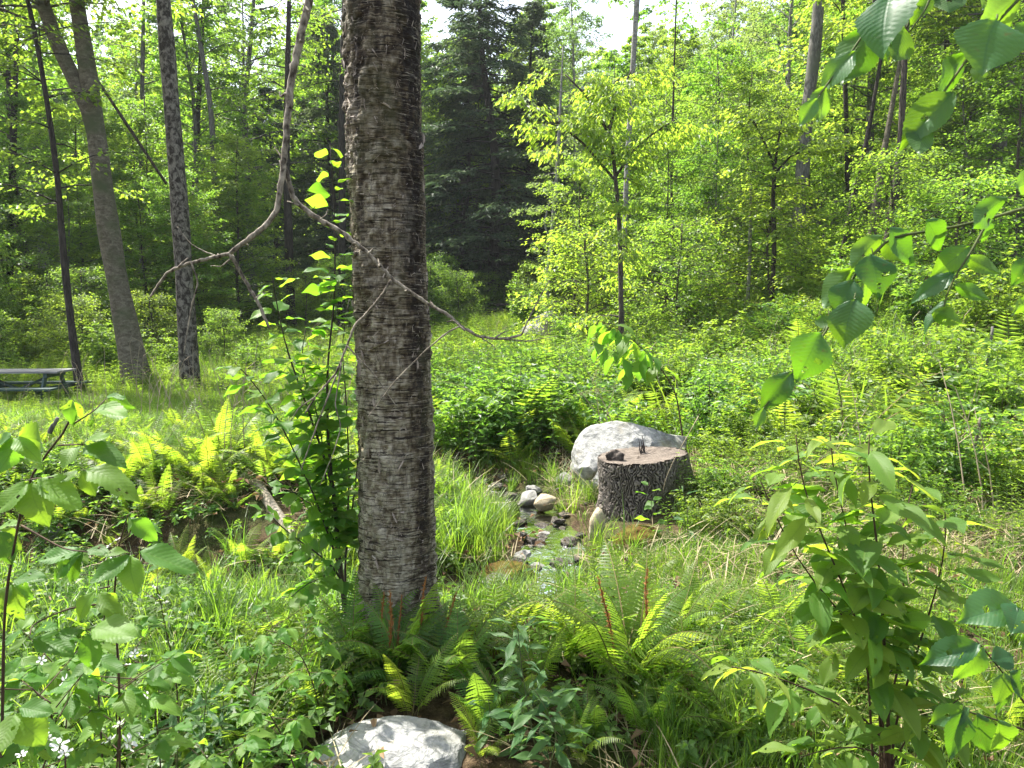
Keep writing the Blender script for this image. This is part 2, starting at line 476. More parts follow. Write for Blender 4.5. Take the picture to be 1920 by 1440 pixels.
def build_stream():
    m, nt, p, out = new_mat('stream_water')
    nt.nodes.remove(p)
    co = objco(nt, (1, .7, 1))
    h = math_(nt, 'ADD', noise(nt, 11, 3, .55, co, 1.6), math_(nt, 'MULTIPLY', noise(nt, 36, 2, .5, co, .8), .30))
    bp = nd(nt, 'ShaderNodeBump'); bp.inputs['Strength'].default_value = .42; bp.inputs['Distance'].default_value = .014
    nt.links.new(h, bp.inputs['Height'])
    fr = nd(nt, 'ShaderNodeFresnel'); fr.inputs['IOR'].default_value = 1.33; nt.links.new(bp.outputs[0], fr.inputs['Normal'])
    tr = nd(nt, 'ShaderNodeBsdfTransparent'); tr.inputs['Color'].default_value = (.66, .54, .38, 1)
    gl = nd(nt, 'ShaderNodeBsdfGlossy'); gl.inputs['Roughness'].default_value = .07; nt.links.new(bp.outputs[0], gl.inputs['Normal'])
    ms = nd(nt, 'ShaderNodeMixShader'); nt.links.new(fr.outputs[0], ms.inputs[0]); nt.links.new(tr.outputs[0], ms.inputs[1]); nt.links.new(gl.outputs[0], ms.inputs[2])
    nt.links.new(ms.outputs[0], out.inputs['Surface'])
    # resample the line of the stream
    P = STREAM; seg = np.hypot(*np.diff(P, axis=0).T); s = np.concatenate([[0], np.cumsum(seg)])
    t = np.arange(0, s[-1] - 4, .10)
    cx, cyy = np.interp(t, s, P[:, 0]), np.interp(t, s, P[:, 1])
    k = np.ones(9) / 9
    cx = np.convolve(np.pad(cx, 4, 'edge'), k, 'valid'); cyy = np.convolve(np.pad(cyy, 4, 'edge'), k, 'valid')
    tx, ty = np.gradient(cx), np.gradient(cyy); l = np.hypot(tx, ty); tx, ty = tx / l, ty / l
    half = .28 + .10 * (vnoise(t * 1.3, 0, 0, 4) - .5)
    off = np.linspace(-1, 1, 9)
    X = cx[:, None] + -ty[:, None] * off * half[:, None]; Y = cyy[:, None] + tx[:, None] * off * half[:, None]
    zc = np.array([Gf(a, b) for a, b in zip(cx, cyy)]) + .062
    zc = np.convolve(np.pad(zc, 10, 'edge'), np.ones(21) / 21, 'valid')
    Z = np.repeat(zc[:, None], 9, 1) + (vnoise(X * 7, Y * 7, 0, 8) - .5) * .018 + (vnoise(X * 17, Y * 17, 0, 9) - .5) * .008
    n = len(t); i, j = np.meshgrid(np.arange(n - 1), np.arange(8), indexing='ij')
    q = np.stack([i * 9 + j, i * 9 + j + 1, (i + 1) * 9 + j + 1, (i + 1) * 9 + j], -1).reshape(-1, 4)
    b = MB(); b.add(np.stack([X, Y, Z], -1).reshape(-1, 3), None, q)
    tag(link('stream_water', b.mesh('stream_water', m, True)), kind='structure')
build_stream()

# ------------------------------------------------------------------ rocks
def icosphere(sub):
    f = (1 + 5 ** .5) / 2
    v = [(-1, f, 0), (1, f, 0), (-1, -f, 0), (1, -f, 0), (0, -1, f), (0, 1, f), (0, -1, -f), (0, 1, -f), (f, 0, -1), (f, 0, 1), (-f, 0, -1), (-f, 0, 1)]
    t = [(0, 11, 5), (0, 5, 1), (0, 1, 7), (0, 7, 10), (0, 10, 11), (1, 5, 9), (5, 11, 4), (11, 10, 2), (10, 7, 6), (7, 1, 8),
         (3, 9, 4), (3, 4, 2), (3, 2, 6), (3, 6, 8), (3, 8, 9), (4, 9, 5), (2, 4, 11), (6, 2, 10), (8, 6, 7), (9, 8, 1)]
    v = [np.array(x, float) / np.linalg.norm(x) for x in v]
    for _ in range(sub):
        c, nt_ = {}, []
        def mid(a, b):
            k = (min(a, b), max(a, b))
            if k not in c:
                x = v[a] + v[b]; v.append(x / np.linalg.norm(x)); c[k] = len(v) - 1
            return c[k]
        for a, b, d in t:
            e, g, h = mid(a, b), mid(b, d), mid(d, a)
            nt_ += [(a, e, h), (b, g, e), (d, h, g), (e, g, h)]
        t = nt_
    return np.array(v), np.array(t)
ICO = {k: icosphere(k) for k in (1, 2, 3, 4, 5)}

def rock_mesh(name, size, mat, seed, sub=4, cuts=9, rough=.10, layer=0.0, planes=()):
    v, t = ICO[sub]; v = v.copy()
    r_ = np.random.default_rng(seed)
    N = unit(r_.normal(size=(cuts, 3))); D = .62 + .3 * r_.random(cuts)
    if len(planes):
        N = np.vstack([N, unit(np.array([q[:3] for q in planes]))]); D = np.concatenate([D, [q[3] for q in planes]])
    for n_, d_ in zip(N, D):
        k = v @ n_
        over = k > d_
        v[over] -= np.outer(k[over] - d_, n_) * .93
    d = unit(v)
    f = (fbm(v[:, 0] * 2 + seed, v[:, 1] * 2, v[:, 2] * 2, 5, seed) - .5) * 2
    v = v + d * f[:, None] * rough
    if layer:
        q = v[:, 2] * 7 + v[:, 0] * 2.2 + fbm(v[:, 0] * 2, v[:, 1] * 2, v[:, 2] * 2, 3, seed + 5) * 2.5
        v = v + d * (np.abs((q % 1) - .5) * layer)[:, None]
    v = v + d * ((fbm(v[:, 0] * 9 + seed, v[:, 1] * 9, v[:, 2] * 9, 3, seed + 3) - .5) * rough * .45)[:, None]
    v = v * np.array(size) / 2
    b = MB(); b.add(v, t)
    return b.mesh(name, mat, sub < 4)

def rock_mat(name, dark, mid_, light, lichen=None, vein=True):
    m, nt, p, out = new_mat(name)
    co = objco(nt); n1 = noise(nt, 5, 6, .65, co, .5); n2 = noise(nt, 60, 5, .7, co)
    c = ramp(nt, n1, [(.30, dark), (.47, mid_), (.66, light)])
    c = mix(nt, .75, c, ramp(nt, n2, [(.3, (.62, .62, .62)), (.62, (1.12, 1.12, 1.12))]), 'MULTIPLY')
    n3 = noise(nt, 3.0, 5, .6, objco(nt, (1, 1, 4.5)), 1.5)
    crack = math_(nt, 'ABSOLUTE', math_(nt, 'SUBTRACT', n3, .5))
    ck = math_(nt, 'MULTIPLY_ADD', math_(nt, 'MULTIPLY', crack, 30, clamp=True), .45, .55)
    if vein: c = mix(nt, ck, (dark[0] * .55, dark[1] * .55, dark[2] * .5), c)
    if lichen is not None:
        n4 = noise(nt, 2.2, 4, .6, co)
        c = mix(nt, ramp(nt, n4, [(.5, (0, 0, 0)), (.62, (.8, .8, .8))]), c, lichen)
        n6 = noise(nt, 7.0, 6, .7, co, .8); n7 = noise(nt, 26, 4, .6, co)
        c = mix(nt, ramp(nt, n6, [(.56, (0, 0, 0)), (.70, (.75, .75, .75))]), c, (.075, .075, .062))
        c = mix(nt, ramp(nt, n7, [(.64, (0, 0, 0)), (.70, (.6, .6, .6))]), c, (.40, .42, .38))
    nt.links.new(c, p.inputs['Base Color'])
    p.inputs['Roughness'].default_value = .85; p.inputs['Specular IOR Level'].default_value = .25
    b = nd(nt, 'ShaderNodeBump'); b.inputs['Strength'].default_value = .7; b.inputs['Distance'].default_value = .02
    nt.links.new(math_(nt, 'ADD', math_(nt, 'ADD', n1, math_(nt, 'MULTIPLY', n2, .35)), math_(nt, 'MULTIPLY', ck, .25)), b.inputs['Height'])
    nt.links.new(b.outputs[0], p.inputs['Normal'])
    return m
M['rock_white'] = rock_mat('pale_quartzite', (.17, .178, .18), (.30, .30, .29), (.40, .39, .37), lichen=(.22, .215, .18))
M['rock_warm'] = rock_mat('weathered_boulder', (.12, .125, .12), (.25, .25, .235), (.36, .355, .335), lichen=(.20, .175, .11))
M['rock_grey'] = rock_mat('grey_stone', (.12, .12, .115), (.24, .235, .22), (.34, .33, .31))
M['rock_tan'] = rock_mat('tan_stone', (.20, .16, .10), (.36, .30, .20), (.48, .42, .31))
M['rock_wet'] = rock_mat('wet_stone', (.03, .028, .025), (.07, .06, .05), (.14, .12, .09))
M['rock_wet'].node_tree.nodes['Principled BSDF'].inputs['Roughness'].default_value = .25

def rock(name, mesh, loc, rot, label, cat, group=None, scale=1.0):
    return tag(link(name, mesh, None, loc, rot, scale), label, cat, group)

p = at(735, 1400, 2.42)
rock('boulder', rock_mesh('front_boulder', (.96, .66, .74), M['rock_white'], 24, 5, 3, .11, .015, [(.88, -.35, .30, .76), (-.55, -.2, .8, .88), (.75, -.6, .1, .70)]),
     (p.x - .015, p.y + .12, -.28), (0, 0, .4), 'pale grey boulder at the very bottom of the photo in front of the birch', 'boulder')
p = at(1190, 850, 6.75)
rock('boulder', rock_mesh('stream_boulder', (1.26, 1.1, 1.04), M['rock_warm'], 33, 5, 14, .08, .02, [(-.6, -.55, .55, .66), (.25, .1, .95, .66), (.6, -.5, .6, .72)]),
     (p.x + .05, p.y + .12, .16), (0, .04, .3), 'big whitish boulder with tan patches directly behind the stump', 'boulder')
p = at(1012, 615, 24.5)
rock('boulder', rock_mesh('far_boulder', (2.1, 1.7, 2.0), M['rock_grey'], 41, 4, 9, .06, 0, [(-.7, -.2, .65, .42), (.3, -.6, .7, .6)]),
     (p.x + .1, p.y, Gf(p.x, p.y) + .10), (0, .1, .2), 'distant grey slanted boulder rising from the far meadow', 'boulder')
for (X, Y, d, sz, mt, sd_, lab) in [
        (1022, 941, 6.35, (.26, .20, .17), 'rock_tan', 3, 'pale tan angular stone at the edge of the stream below the brown leaves'),
        (990, 934, 6.6, (.24, .18, .12), 'rock_grey', 4, 'flat grey stone beside the tan stone at the stream edge'),
        (1117, 985, 5.35, (.17, .14, .30), 'rock_tan', 5, 'upright cream stone leaning on the left foot of the stump'),
        (1062, 905, 6.9, (.26, .2, .16), 'rock_grey', 6, 'small grey stone half buried in dry grass left of the big boulder'),
        (930, 1092, 4.5, (.30, .20, .12), 'rock_wet', 7, 'dark wet stone on the left bank of the stream'),
        (1105, 880, 6.3, (.30, .2, .2), 'rock_warm', 8, 'small mottled stone tucked under the left end of the big boulder'),
        (100, 1000, 5.3, (.2, .16, .14), 'rock_grey', 12, 'small grey stone on the brown bank behind the bramble')]:
    p = at(X, Y, d)
    rock('stone', rock_mesh('stone', sz, M[mt], sd_, 3, 16, .07), (p.x, p.y, max(p.z, Gf(p.x, p.y) + .02)), (0, .25, sd_), lab, 'stone')
# stones of the stream bed
bed = [rock_mesh('bed_stone', (1, .8, .5), M[k], 50 + i, 3, 15, .10) for i, k in enumerate(['rock_wet', 'rock_wet', 'rock_grey', 'rock_wet', 'rock_wet'])]
seg = np.hypot(*np.diff(STREAM, axis=0).T); sl = np.concatenate([[0], np.cumsum(seg)])
for i in range(230):
    t = 5.6 + 5.4 * rng.random()
    x, y = np.interp(t, sl, STREAM[:, 0]) + rng.normal() * .20, np.interp(t, sl, STREAM[:, 1]) + rng.normal() * .06
    s_ = .05 + .13 * rng.random() ** 2
    rock('bed_stone', bed[i % 5], (x, y, Gf(x, y) + s_ * .30), (rng.normal() * .2, rng.normal() * .2, rng.random() * 6), 'small wet stone lying in the shallow stream bed', 'stone', 'wet stones in the stream bed', s_)

# ------------------------------------------------------------------ the big birch
def birch_bark():
    m, nt, p, out = new_mat('shaggy_birch_bark')
    tc = nd(nt, 'ShaderNodeTexCoord'); sp = nd(nt, 'ShaderNodeSeparateXYZ'); nt.links.new(tc.outputs['Object'], sp.inputs[0])
    at_ = nd(nt, 'ShaderNodeAttribute', attribute_name='rnd')          # relief of the bark plates, 0 deep .. 1 proud
    v1 = objco(nt, (2.2, 2.2, 26)); n1 = noise(nt, 2.6, 6, .68, v1, .8)
    v2 = objco(nt, (5, 5, 70)); n2 = noise(nt, 3.0, 4, .7, v2, .4)
    big = noise(nt, 2.4, 5, .65, objco(nt, (1.6, 1.6, .9)), .8)
    h = math_(nt, 'ADD', math_(nt, 'MULTIPLY', n1, .45), math_(nt, 'MULTIPLY', n2, .55))
    h = math_(nt, 'ADD', h, math_(nt, 'MULTIPLY', math_(nt, 'SUBTRACT', big, .5), .45))
    h = math_(nt, 'ADD', h, math_(nt, 'MULTIPLY', math_(nt, 'SUBTRACT', at_.outputs['Fac'], .5), .62))
    # paler, smoother paper low on the stem, darker plates above
    zf = math_(nt, 'MULTIPLY_ADD', sp.outputs[2], -.040, .062)
    h = math_(nt, 'ADD', h, zf)
    c = ramp(nt, h, [(.34, (.018, .012, .008)), (.46, (.060, .042, .026)), (.55, (.135, .106, .066)), (.66, (.255, .215, .145)), (.82, (.47, .425, .325))])
    ln = noise(nt, 3.0, 4, .7, objco(nt, (3.6, 3.6, 62)), .5)                       # thin edges of torn paper
    c = mix(nt, math_(nt, 'MULTIPLY', math_(nt, 'SUBTRACT', ln, .56, clamp=True), 8.0, clamp=True), c, (.46, .41, .32))
    dk = noise(nt, 3.0, 4, .7, objco(nt, (3.2, 3.2, 44)), .5)
    c = mix(nt, math_(nt, 'MULTIPLY', math_(nt, 'SUBTRACT', dk, .53, clamp=True), 14.0, clamp=True), c, (.022, .015, .010))
    sv = noise(nt, 2.6, 4, .62, objco(nt, (1.5, 1.5, 1.0)), .6)                       # silvery papery patches
    c = mix(nt, math_(nt, 'MULTIPLY', ramp(nt, sv, [(.54, (0, 0, 0)), (.66, (1, 1, 1))]), ramp(nt, n1, [(.40, (0, 0, 0)), (.58, (.5, .5, .5))])), c, (.36, .33, .265))
    vc = noise(nt, 2.0, 5, .65, objco(nt, (9, 9, 1.3)), .5)                            # dark upright cracks
    c = mix(nt, ramp(nt, math_(nt, 'ABSOLUTE', math_(nt, 'SUBTRACT', vc, .5)), [(.0, (.6, .6, .6)), (.022, (0, 0, 0))]), c, (.016, .012, .009))
    n4 = noise(nt, 34, 5, .7, objco(nt))
    c = mix(nt, .5, c, ramp(nt, n4, [(.3, (.35, .33, .31)), (.68, (1.25, 1.22, 1.2))]), 'MULTIPLY')
    ms = noise(nt, 3.4, 4, .6, objco(nt, (1, 1, .6)))
    c = mix(nt, ramp(nt, ms, [(.54, (0, 0, 0)), (.70, (.6, .6, .6))]), c, (.075, .078, .026))
    nt.links.new(c, p.inputs['Base Color'])
    p.inputs['Roughness'].default_value = .75; p.inputs['Specular IOR Level'].default_value = .25
    b = nd(nt, 'ShaderNodeBump'); b.inputs['Strength'].default_value = .95; b.inputs['Distance'].default_value = .022
    nt.links.new(math_(nt, 'ADD', h, math_(nt, 'MULTIPLY', n4, .4)), b.inputs['Height'])
    nt.links.new(b.outputs[0], p.inputs['Normal'])
    return m

BX, BY = (736 - 960) / FPX * 3.45, 3.45
BR = .172
def trunk_radius(z):
    return BR * (1 + .75 * np.exp(-(np.maximum(z, 0) + .02) / .13) + .06 * np.exp(-z / .8)) * (1 - .045 * np.maximum(z - 1.2, 0) * .35)

def birch_relief(th, z):
    ct, st_ = np.cos(th), np.sin(th)
    plate = fbm(ct * 2.2 + 5, st_ * 2.2, z * 17, 4, 31)
    shag = fbm(ct * 7 + 2, st_ * 7, z * 26, 3, 37)
    cell = fbm(ct * 3.2 + 9, st_ * 3.2, z * 2.2, 3, 43)
    saw = (z * 19 + cell * 9 + fbm(ct * 9, st_ * 9, z * 5, 2, 45) * 1.6) % 1.0      # sheets of bark lapping over each other
    saw2 = (z * 43 + cell * 17 + fbm(ct * 14 + 3, st_ * 14, z * 9, 2, 46) * 2.2) % 1.0
    patch = sstep(.45, .58, fbm(ct * 1.9, st_ * 1.9, z * 1.5, 3, 47))
    left = sstep(.35, .9, np.cos(th - R(205)))                          # the rough side towards the light
    pl = np.clip((plate - .35) * 3, 0, 1)
    return pl * .32 + shag * .30 + saw * .20 + saw2 * .14 + patch * (shag - .35) * .8 + left * (shag - .3) * .8

def build_birch():
    root = empty('birch_tree', (BX, BY, Gf(BX, BY)))
    tag(root, 'thick shaggy barked birch trunk standing in the centre foreground', 'tree')
    z0 = root.location.z
    nz, nt_ = 620, 150
    z = np.linspace(-.15, 3.55, nz); th = np.arange(nt_) * 2 * math.pi / nt_
    Zg, T = np.meshgrid(z, th, indexing='ij')
    rel = birch_relief(T, Zg)
    # shaggy dark strips run up the right edge and left of the middle, pale papery bark between them
    dth = lambda c, w_: np.exp(-((np.angle(np.exp(1j * (T - R(c)))) / R(w_)) ** 2))
    blot = fbm(np.cos(T) * 3.5, np.sin(T) * 3.5, Zg * 2.6, 4, 51)
    fine = fbm(np.cos(T) * 11, np.sin(T) * 11, Zg * 34, 3, 53)
    dark = 1.05 * dth(324, 20) + .75 * dth(236, 11) * sstep(.9, 1.8, Zg) + .45 * dth(196, 12) + 1.15 * (blot - .5) + .17 * (Zg - 1.7)
    pale = np.clip(.72 - .42 * dark + .9 * (fine - .5) + .25 * (rel - .5), 0, 1)
    butt = .05 * np.exp(-np.maximum(Zg, 0) / .16) * np.cos(5 * T + 1.0)
    rad = trunk_radius(Zg) + butt + (rel - .6) * .026
    sway = .012 * np.sin(Zg * 1.7)
    X, Y = rad * np.cos(T) + sway - .002 * Zg, rad * np.sin(T)
    i, j = np.meshgrid(np.arange(nz - 1), np.arange(nt_), indexing='ij'); j2 = (j + 1) % nt_
    q = np.stack([i * nt_ + j, i * nt_ + j2, (i + 1) * nt_ + j2, (i + 1) * nt_ + j], -1).reshape(-1, 4)
    b = MB(); b.add(np.stack([X, Y, Zg], -1).reshape(-1, 3), None, q, rnd=pale.ravel())
    zz = np.linspace(3.5, 14.5, 24)
    b.tube(np.stack([-.002 * zz + .012 * np.sin(3.5 * 1.7) + .05 * np.sin(zz * .5) * sstep(3.5, 6, zz), .04 * np.cos(zz * .4) * sstep(3.5, 6, zz), zz], -1), np.interp(zz, [3.5, 14.5], [.155, .03]), 24, rnd=.5)
    limbs = []
    for k in range(26):
        h = 9.6 + 4.6 * k / 26; a = k * 2.4; L = 2.2 * (1 - .55 * k / 26)
        t = np.linspace(0, 1, 6)
        pts = np.stack([np.cos(a) * L * t, np.sin(a) * L * t, h + L * (.55 * t - .15 * t ** 2)], -1)
        b.tube(pts, np.linspace(.04, .008, 6), 5); limbs.append(pts)
    tr = link('trunk', b.mesh('birch_trunk', birch_bark(), True), root)
    c = MB()
    for pts in limbs:
        n = 60
        k = rng.random(n) ** .7
        base = np.stack([np.interp(k, np.linspace(0, 1, 6), pts[:, a]) for a in range(3)], -1) + rng.normal(size=(n, 3)) * [.4, .4, .28]
        d = rng.normal(size=(n, 3)); d[:, 2] = d[:, 2] * .3 - .3
        c.leaves(base, d, rng.normal(size=(n, 3)) * .4 + [0, 0, 1], .085, .055)
    link('crown', c.mesh('birch_crown', M['maple']), root)
    # curls of peeling bark
    m_curl = plain_mat('peeled_bark', (.17, .115, .08), (.52, .46, .39), 14, .7, .4, stretch=(1, 1, 3))
    protos = []
    for s_ in range(6):
        r_ = np.random.default_rng(70 + s_)
        n = 6; t = np.linspace(0, 1, n); curl = 1.2 + 2.4 * r_.random()
        ang = t * curl; st = 1.0 / n
        x = np.cumsum(np.cos(ang)) * st; y = np.cumsum(np.sin(ang)) * st          # peels away from the stem
        hgt = .8 + .8 * r_.random(); jag = r_.normal(size=(n, 2)) * .13
        top = np.stack([x, -y, hgt / 2 * (1 - .5 * t) + jag[:, 0]], -1); bot = np.stack([x, -y, -hgt / 2 * (1 - .3 * t) + jag[:, 1]], -1)
        v = np.concatenate([top, bot]); k = np.arange(n - 1)
        bb = MB(); bb.add(v, None, np.stack([k, k + 1, k + 1 + n, k + n], -1))
        protos.append(bb.mesh('bark_curl', m_curl, True))
    def curl(parent_list, n, smin, smax):
        for i in range(n):
            zc = rng.random() * 3.1 + .1
            a = R(270) + rng.normal() * R(62) if rng.random() < .7 else R(200) + rng.normal() * R(25)
            rr = float(trunk_radius(np.array(zc))) + (float(birch_relief(np.array([a]), np.array([zc]))[0]) - .6) * .020 - .003
            s_ = smin + (smax - smin) * rng.random() ** 2
            # local x runs round the stem, -y points outwards
            Mx = Matrix.Rotation(a + R(90), 4, 'Z') @ Matrix.Rotation(rng.normal() * .7 + (R(90) if rng.random() < .35 else 0), 4, 'Y')
            if rng.random() < .5: Mx = Mx @ Matrix.Diagonal((-1, 1, 1, 1))
            yield protos[i % 6], Matrix.Translation((rr * math.cos(a) + .012 * math.sin(zc * 1.7) - .002 * zc, rr * math.sin(a), zc)) @ Mx @ Matrix.Diagonal((s_ * .6, s_ * .6, s_ * (.7 + 1.3 * rng.random()), 1))
    for me, Mx in curl(None, 290, .012, .046):
        o = link('bark_curl', me, tr); o.matrix_local = Mx
    small = MB()
    for me, Mx in curl(None, 3600, .005, .015):
        v = np.array([x.co[:] for x in me.vertices]); v = v @ np.array(Mx.to_3x3()).T + np.array(Mx.translation)
        k = np.arange(5); small.add(v, None, np.stack([k, k + 1, k + 7, k + 6], -1))
    o = link('bark_flakes', small.mesh('bark_flakes', m_curl, True), tr); o['kind'] = 'stuff'
build_birch()

# ------------------------------------------------------------------ stump
def build_stump():
    pc = at(1196, 940, 5.75); x0, y0 = pc.x, pc.y
    g = Gf(x0, y0)
    root = empty('stump', (x0, y0, g))
    tag(root, 'dark furrowed tree stump with a splintered sawn top beside the stream', 'stump')
    mb_, nt, p, out = new_mat('furrowed_bark')
    at_ = nd(nt, 'ShaderNodeAttribute', attribute_name='rnd')
    c = ramp(nt, at_.outputs['Fac'], [(.15, (.014, .011, .009)), (.45, (.070, .058, .046)), (.95, (.22, .19, .16))])
    n2 = noise(nt, 60, 6, .65, objco(nt, (1, 1, .3)))
    c = mix(nt, .7, c, ramp(nt, n2, [(.3, (.4, .4, .4)), (.7, (1.3, 1.3, 1.3))]), 'MULTIPLY')
    n3 = noise(nt, 2.8, 4, .6, objco(nt)); sp = nd(nt, 'ShaderNodeSeparateXYZ'); tc = nd(nt, 'ShaderNodeTexCoord'); nt.links.new(tc.outputs['Object'], sp.inputs[0])
    mf = math_(nt, 'ADD', n3, math_(nt, 'MULTIPLY', sp.outputs[0], .55))
    c = mix(nt, ramp(nt, mf, [(.55, (0, 0, 0)), (.75, (.75, .75, .75))]), c, (.060, .066, .016))
    nt.links.new(c, p.inputs['Base Color']); p.inputs['Roughness'].default_value = .9
    b_ = nd(nt, 'ShaderNodeBump'); b_.inputs['Strength'].default_value = .7; b_.inputs['Distance'].default_value = .012
    nt.links.new(n2, b_.inputs['Height']); nt.links.new(b_.outputs[0], p.inputs['Normal'])
    nz, n_ = 110, 460
    z = np.linspace(-.12, 1, nz); th = np.arange(n_) * 2 * math.pi / n_
    Z, T = np.meshgrid(z, th, indexing='ij')
    r0 = .305
    furrow = np.abs(((T / (2 * math.pi) * 74 + (fbm(np.cos(T) * 4, np.sin(T) * 4, Z * 5.5, 4, 77) - .5) * 7.0) % 1) - .5) * 2
    cross = fbm(np.cos(T) * 8, np.sin(T) * 8, Z * 11, 3, 79)
    cross = .5 * cross + .5 * fbm(np.cos(T) * 16, np.sin(T) * 16, Z * 5, 3, 81)
    rel = np.clip(furrow * 1.3, 0, 1) * .85 + cross * .5 - .2
    H = .425 + .035 * np.cos(T - .3)                                     # cut slopes up to the right and back
    zz = np.where(Z > 0, Z * (H + .02 * (fbm(np.cos(T) * 6, np.sin(T) * 6, 0, 3, 80) - .5)), Z)
    flare = .07 * np.exp(-np.maximum(zz, 0) / .10) * (.6 + .5 * np.cos(4 * T + .6))
    rootf = .34 * sstep(.74, 1.0, np.cos(T - R(4))) * np.exp(-np.maximum(zz, 0) / .26)
    rad = r0 * (1 + .06 * np.cos(2 * T + 1)) * (.90 + .10 * sstep(0, .45, zz)) + flare * .5 + rootf + (rel - .5) * .026
    X, Y = rad * np.cos(T), rad * np.sin(T) * .95
    i, j = np.meshgrid(np.arange(nz - 1), np.arange(n_), indexing='ij'); j2 = (j + 1) % n_
    b = MB(); b.add(np.stack([X, Y, zz], -1).reshape(-1, 3), None, np.stack([i * n_ + j, i * n_ + j2, (i + 1) * n_ + j2, (i + 1) * n_ + j], -1).reshape(-1, 4), rnd=np.clip(rel, 0, 1).ravel())
    link('bark', b.mesh('stump_bark', mb_, True), root)
    # sawn face
    mc, nt, p, out = new_mat('sawn_face')
    tc = nd(nt, 'ShaderNodeTexCoord'); sp = nd(nt, 'ShaderNodeSeparateXYZ'); nt.links.new(tc.outputs['Object'], sp.inputs[0])
    d_ = math_(nt, 'POWER', math_(nt, 'ADD', math_(nt, 'POWER', sp.outputs[0], 2.0), math_(nt, 'POWER', sp.outputs[1], 2.0)), .5)
    nn = noise(nt, 4, 4, .6, objco(nt))
    ring = math_(nt, 'FRACT', math_(nt, 'MULTIPLY', math_(nt, 'ADD', d_, math_(nt, 'MULTIPLY', nn, .06)), 45))
    n5 = noise(nt, 14, 5, .65, objco(nt, (1, 3, 1)))
    c = mix(nt, math_(nt, 'MULTIPLY', ring, .5), ramp(nt, n5, [(.3, (.04, .030, .022)), (.5, (.115, .090, .068)), (.75, (.235, .20, .16))]), (.045, .035, .027))
    nt.links.new(c, p.inputs['Base Color']); p.inputs['Roughness'].default_value = .9
    top_r = rad[-1]; top_z = zz[-1]; rings = 14
    vs = []
    for k in range(rings + 1):
        f = 1 - k / rings
        r_ = top_r * f * .985
        vs.append(np.stack([r_ * np.cos(th), r_ * np.sin(th) * .95, .425 + .035 * f * np.cos(th - .3) + .004 + .022 * (fbm(np.cos(th) * r_ * 14, np.sin(th) * r_ * 40, 0, 3, 88) - .5) - .03 * (1 - f) * (f > 0)], -1))
    V = np.array(vs); i, j = np.meshgrid(np.arange(rings), np.arange(n_), indexing='ij'); j2 = (j + 1) % n_
    b = MB(); b.add(V.reshape(-1, 3), None, np.stack([i * n_ + j, i * n_ + j2, (i + 1) * n_ + j2, (i + 1) * n_ + j], -1).reshape(-1, 4))
    link('sawn_top', b.mesh('sawn_top', mc, True), root)
    def splinter(x, y, z, h, wd, lean, mat, n=7):
        s = MB()
        for k in range(n):
            ox, oy = rng.normal() * wd * .45, rng.normal() * wd * .3
            hh = h * (.5 + .5 * rng.random())
            t = np.linspace(0, 1, 4)
            s.tube(np.stack([ox + lean * t * hh + rng.normal(size=4) * .004, oy + 0 * t, -.03 + t * hh], -1), np.linspace(.016, .003, 4) * wd / .06, 4)
        o = link('splinter', s.mesh('splinter', mat), root, (x, y, z)); return o
    splinter(.06, .12, .435, .19, .028, -.14, M['bark_brown'], 5)
    link('rotten_knob', rock_mesh('rotten_knob', (.15, .10, .12), M['bark_brown'], 97, 3, 9, .45), root, (-.19, -.04, .415))
build_stump()

def moss_hummock(X, Y, d, size, label, seed):
    pc = at(X, Y, d)
    m = M.get('moss')
    if m is None:
        m = M['moss'] = plain_mat('moss_and_rot', (.055, .026, .012), (.12, .105, .022), 11, .95, .9, .05)
    link_ = link('mossy_root', rock_mesh('mossy_root', size, m, seed, 4, 5, .16), None, (pc.x, pc.y, Gf(pc.x, pc.y) + size[2] * .2), (0, 0, .5))
    tag(link_, label, 'root')
moss_hummock(1195, 1035, 5.0, (.40, .30, .24), 'mossy rotten brown root hump in front of the stump', 91)
moss_hummock(945, 1085, 4.75, (.42, .26, .20), 'dark undercut root hump on the left stream bank', 92)
moss_hummock(880, 1290, 3.25, (.34, .3, .2), 'rusty moss hump right of the dark ferns at the birch foot', 93)

# fallen log on the left bank and other dead wood
def log(label, A, B, r, mat, cat='log', name='fallen_log', broken=True):
    A, B = Vector(A), Vector(B); L = (B - A).length
    o = empty(name, A); tag(o, label, cat)
    d = np.array((B - A).normalized()); t = np.linspace(0, 1, 9)
    b = MB(); pts = np.outer(t * L, d) + rng.normal(size=(9, 3)) * r * .12
    b.tube(pts, r * (1 - .3 * t) * (1 + rng.normal(size=9) * .06), 14)
    link('wood', b.mesh('log_wood', mat, True), o)
    if broken:
        s = MB()
        for k in range(7):
            q = rng.normal(size=3) * r * .5; tt = np.linspace(0, 1, 3)
            s.tube(q + np.outer(tt * -r * (1 + rng.random() * 1.5), d), np.linspace(r * .22, r * .03, 3), 4)
        link('splinters', s.mesh('log_splinters', mat), o)
    return o
def up(v, dz):
    return Vector((v.x, v.y, max(v.z, Gf(v.x, v.y) + dz)))
log('pale weathered broken log slanting down the left bank', up(at(478, 950, 5.75), .05), up(at(585, 1062, 4.95), .06), .048, plain_mat('weathered_wood', (.14, .115, .085), (.36, .32, .25), 9, .85, .5, stretch=(6, 1.2, 6)))
log('thin grey dead stem standing upright among the green on the right slope', up(at(1846, 725, 9), -.3), at(1862, 612, 9), .022, M['bark_grey'], 'dead stem', 'dead_sapling', False)
log('lower leaning dead stem with peeling bark above the cherry sapling', up(at(1815, 910, 6.2), -.3), at(1838, 782, 6.2), .018, M['bark_lean'], 'dead stem', 'dead_sapling', False)
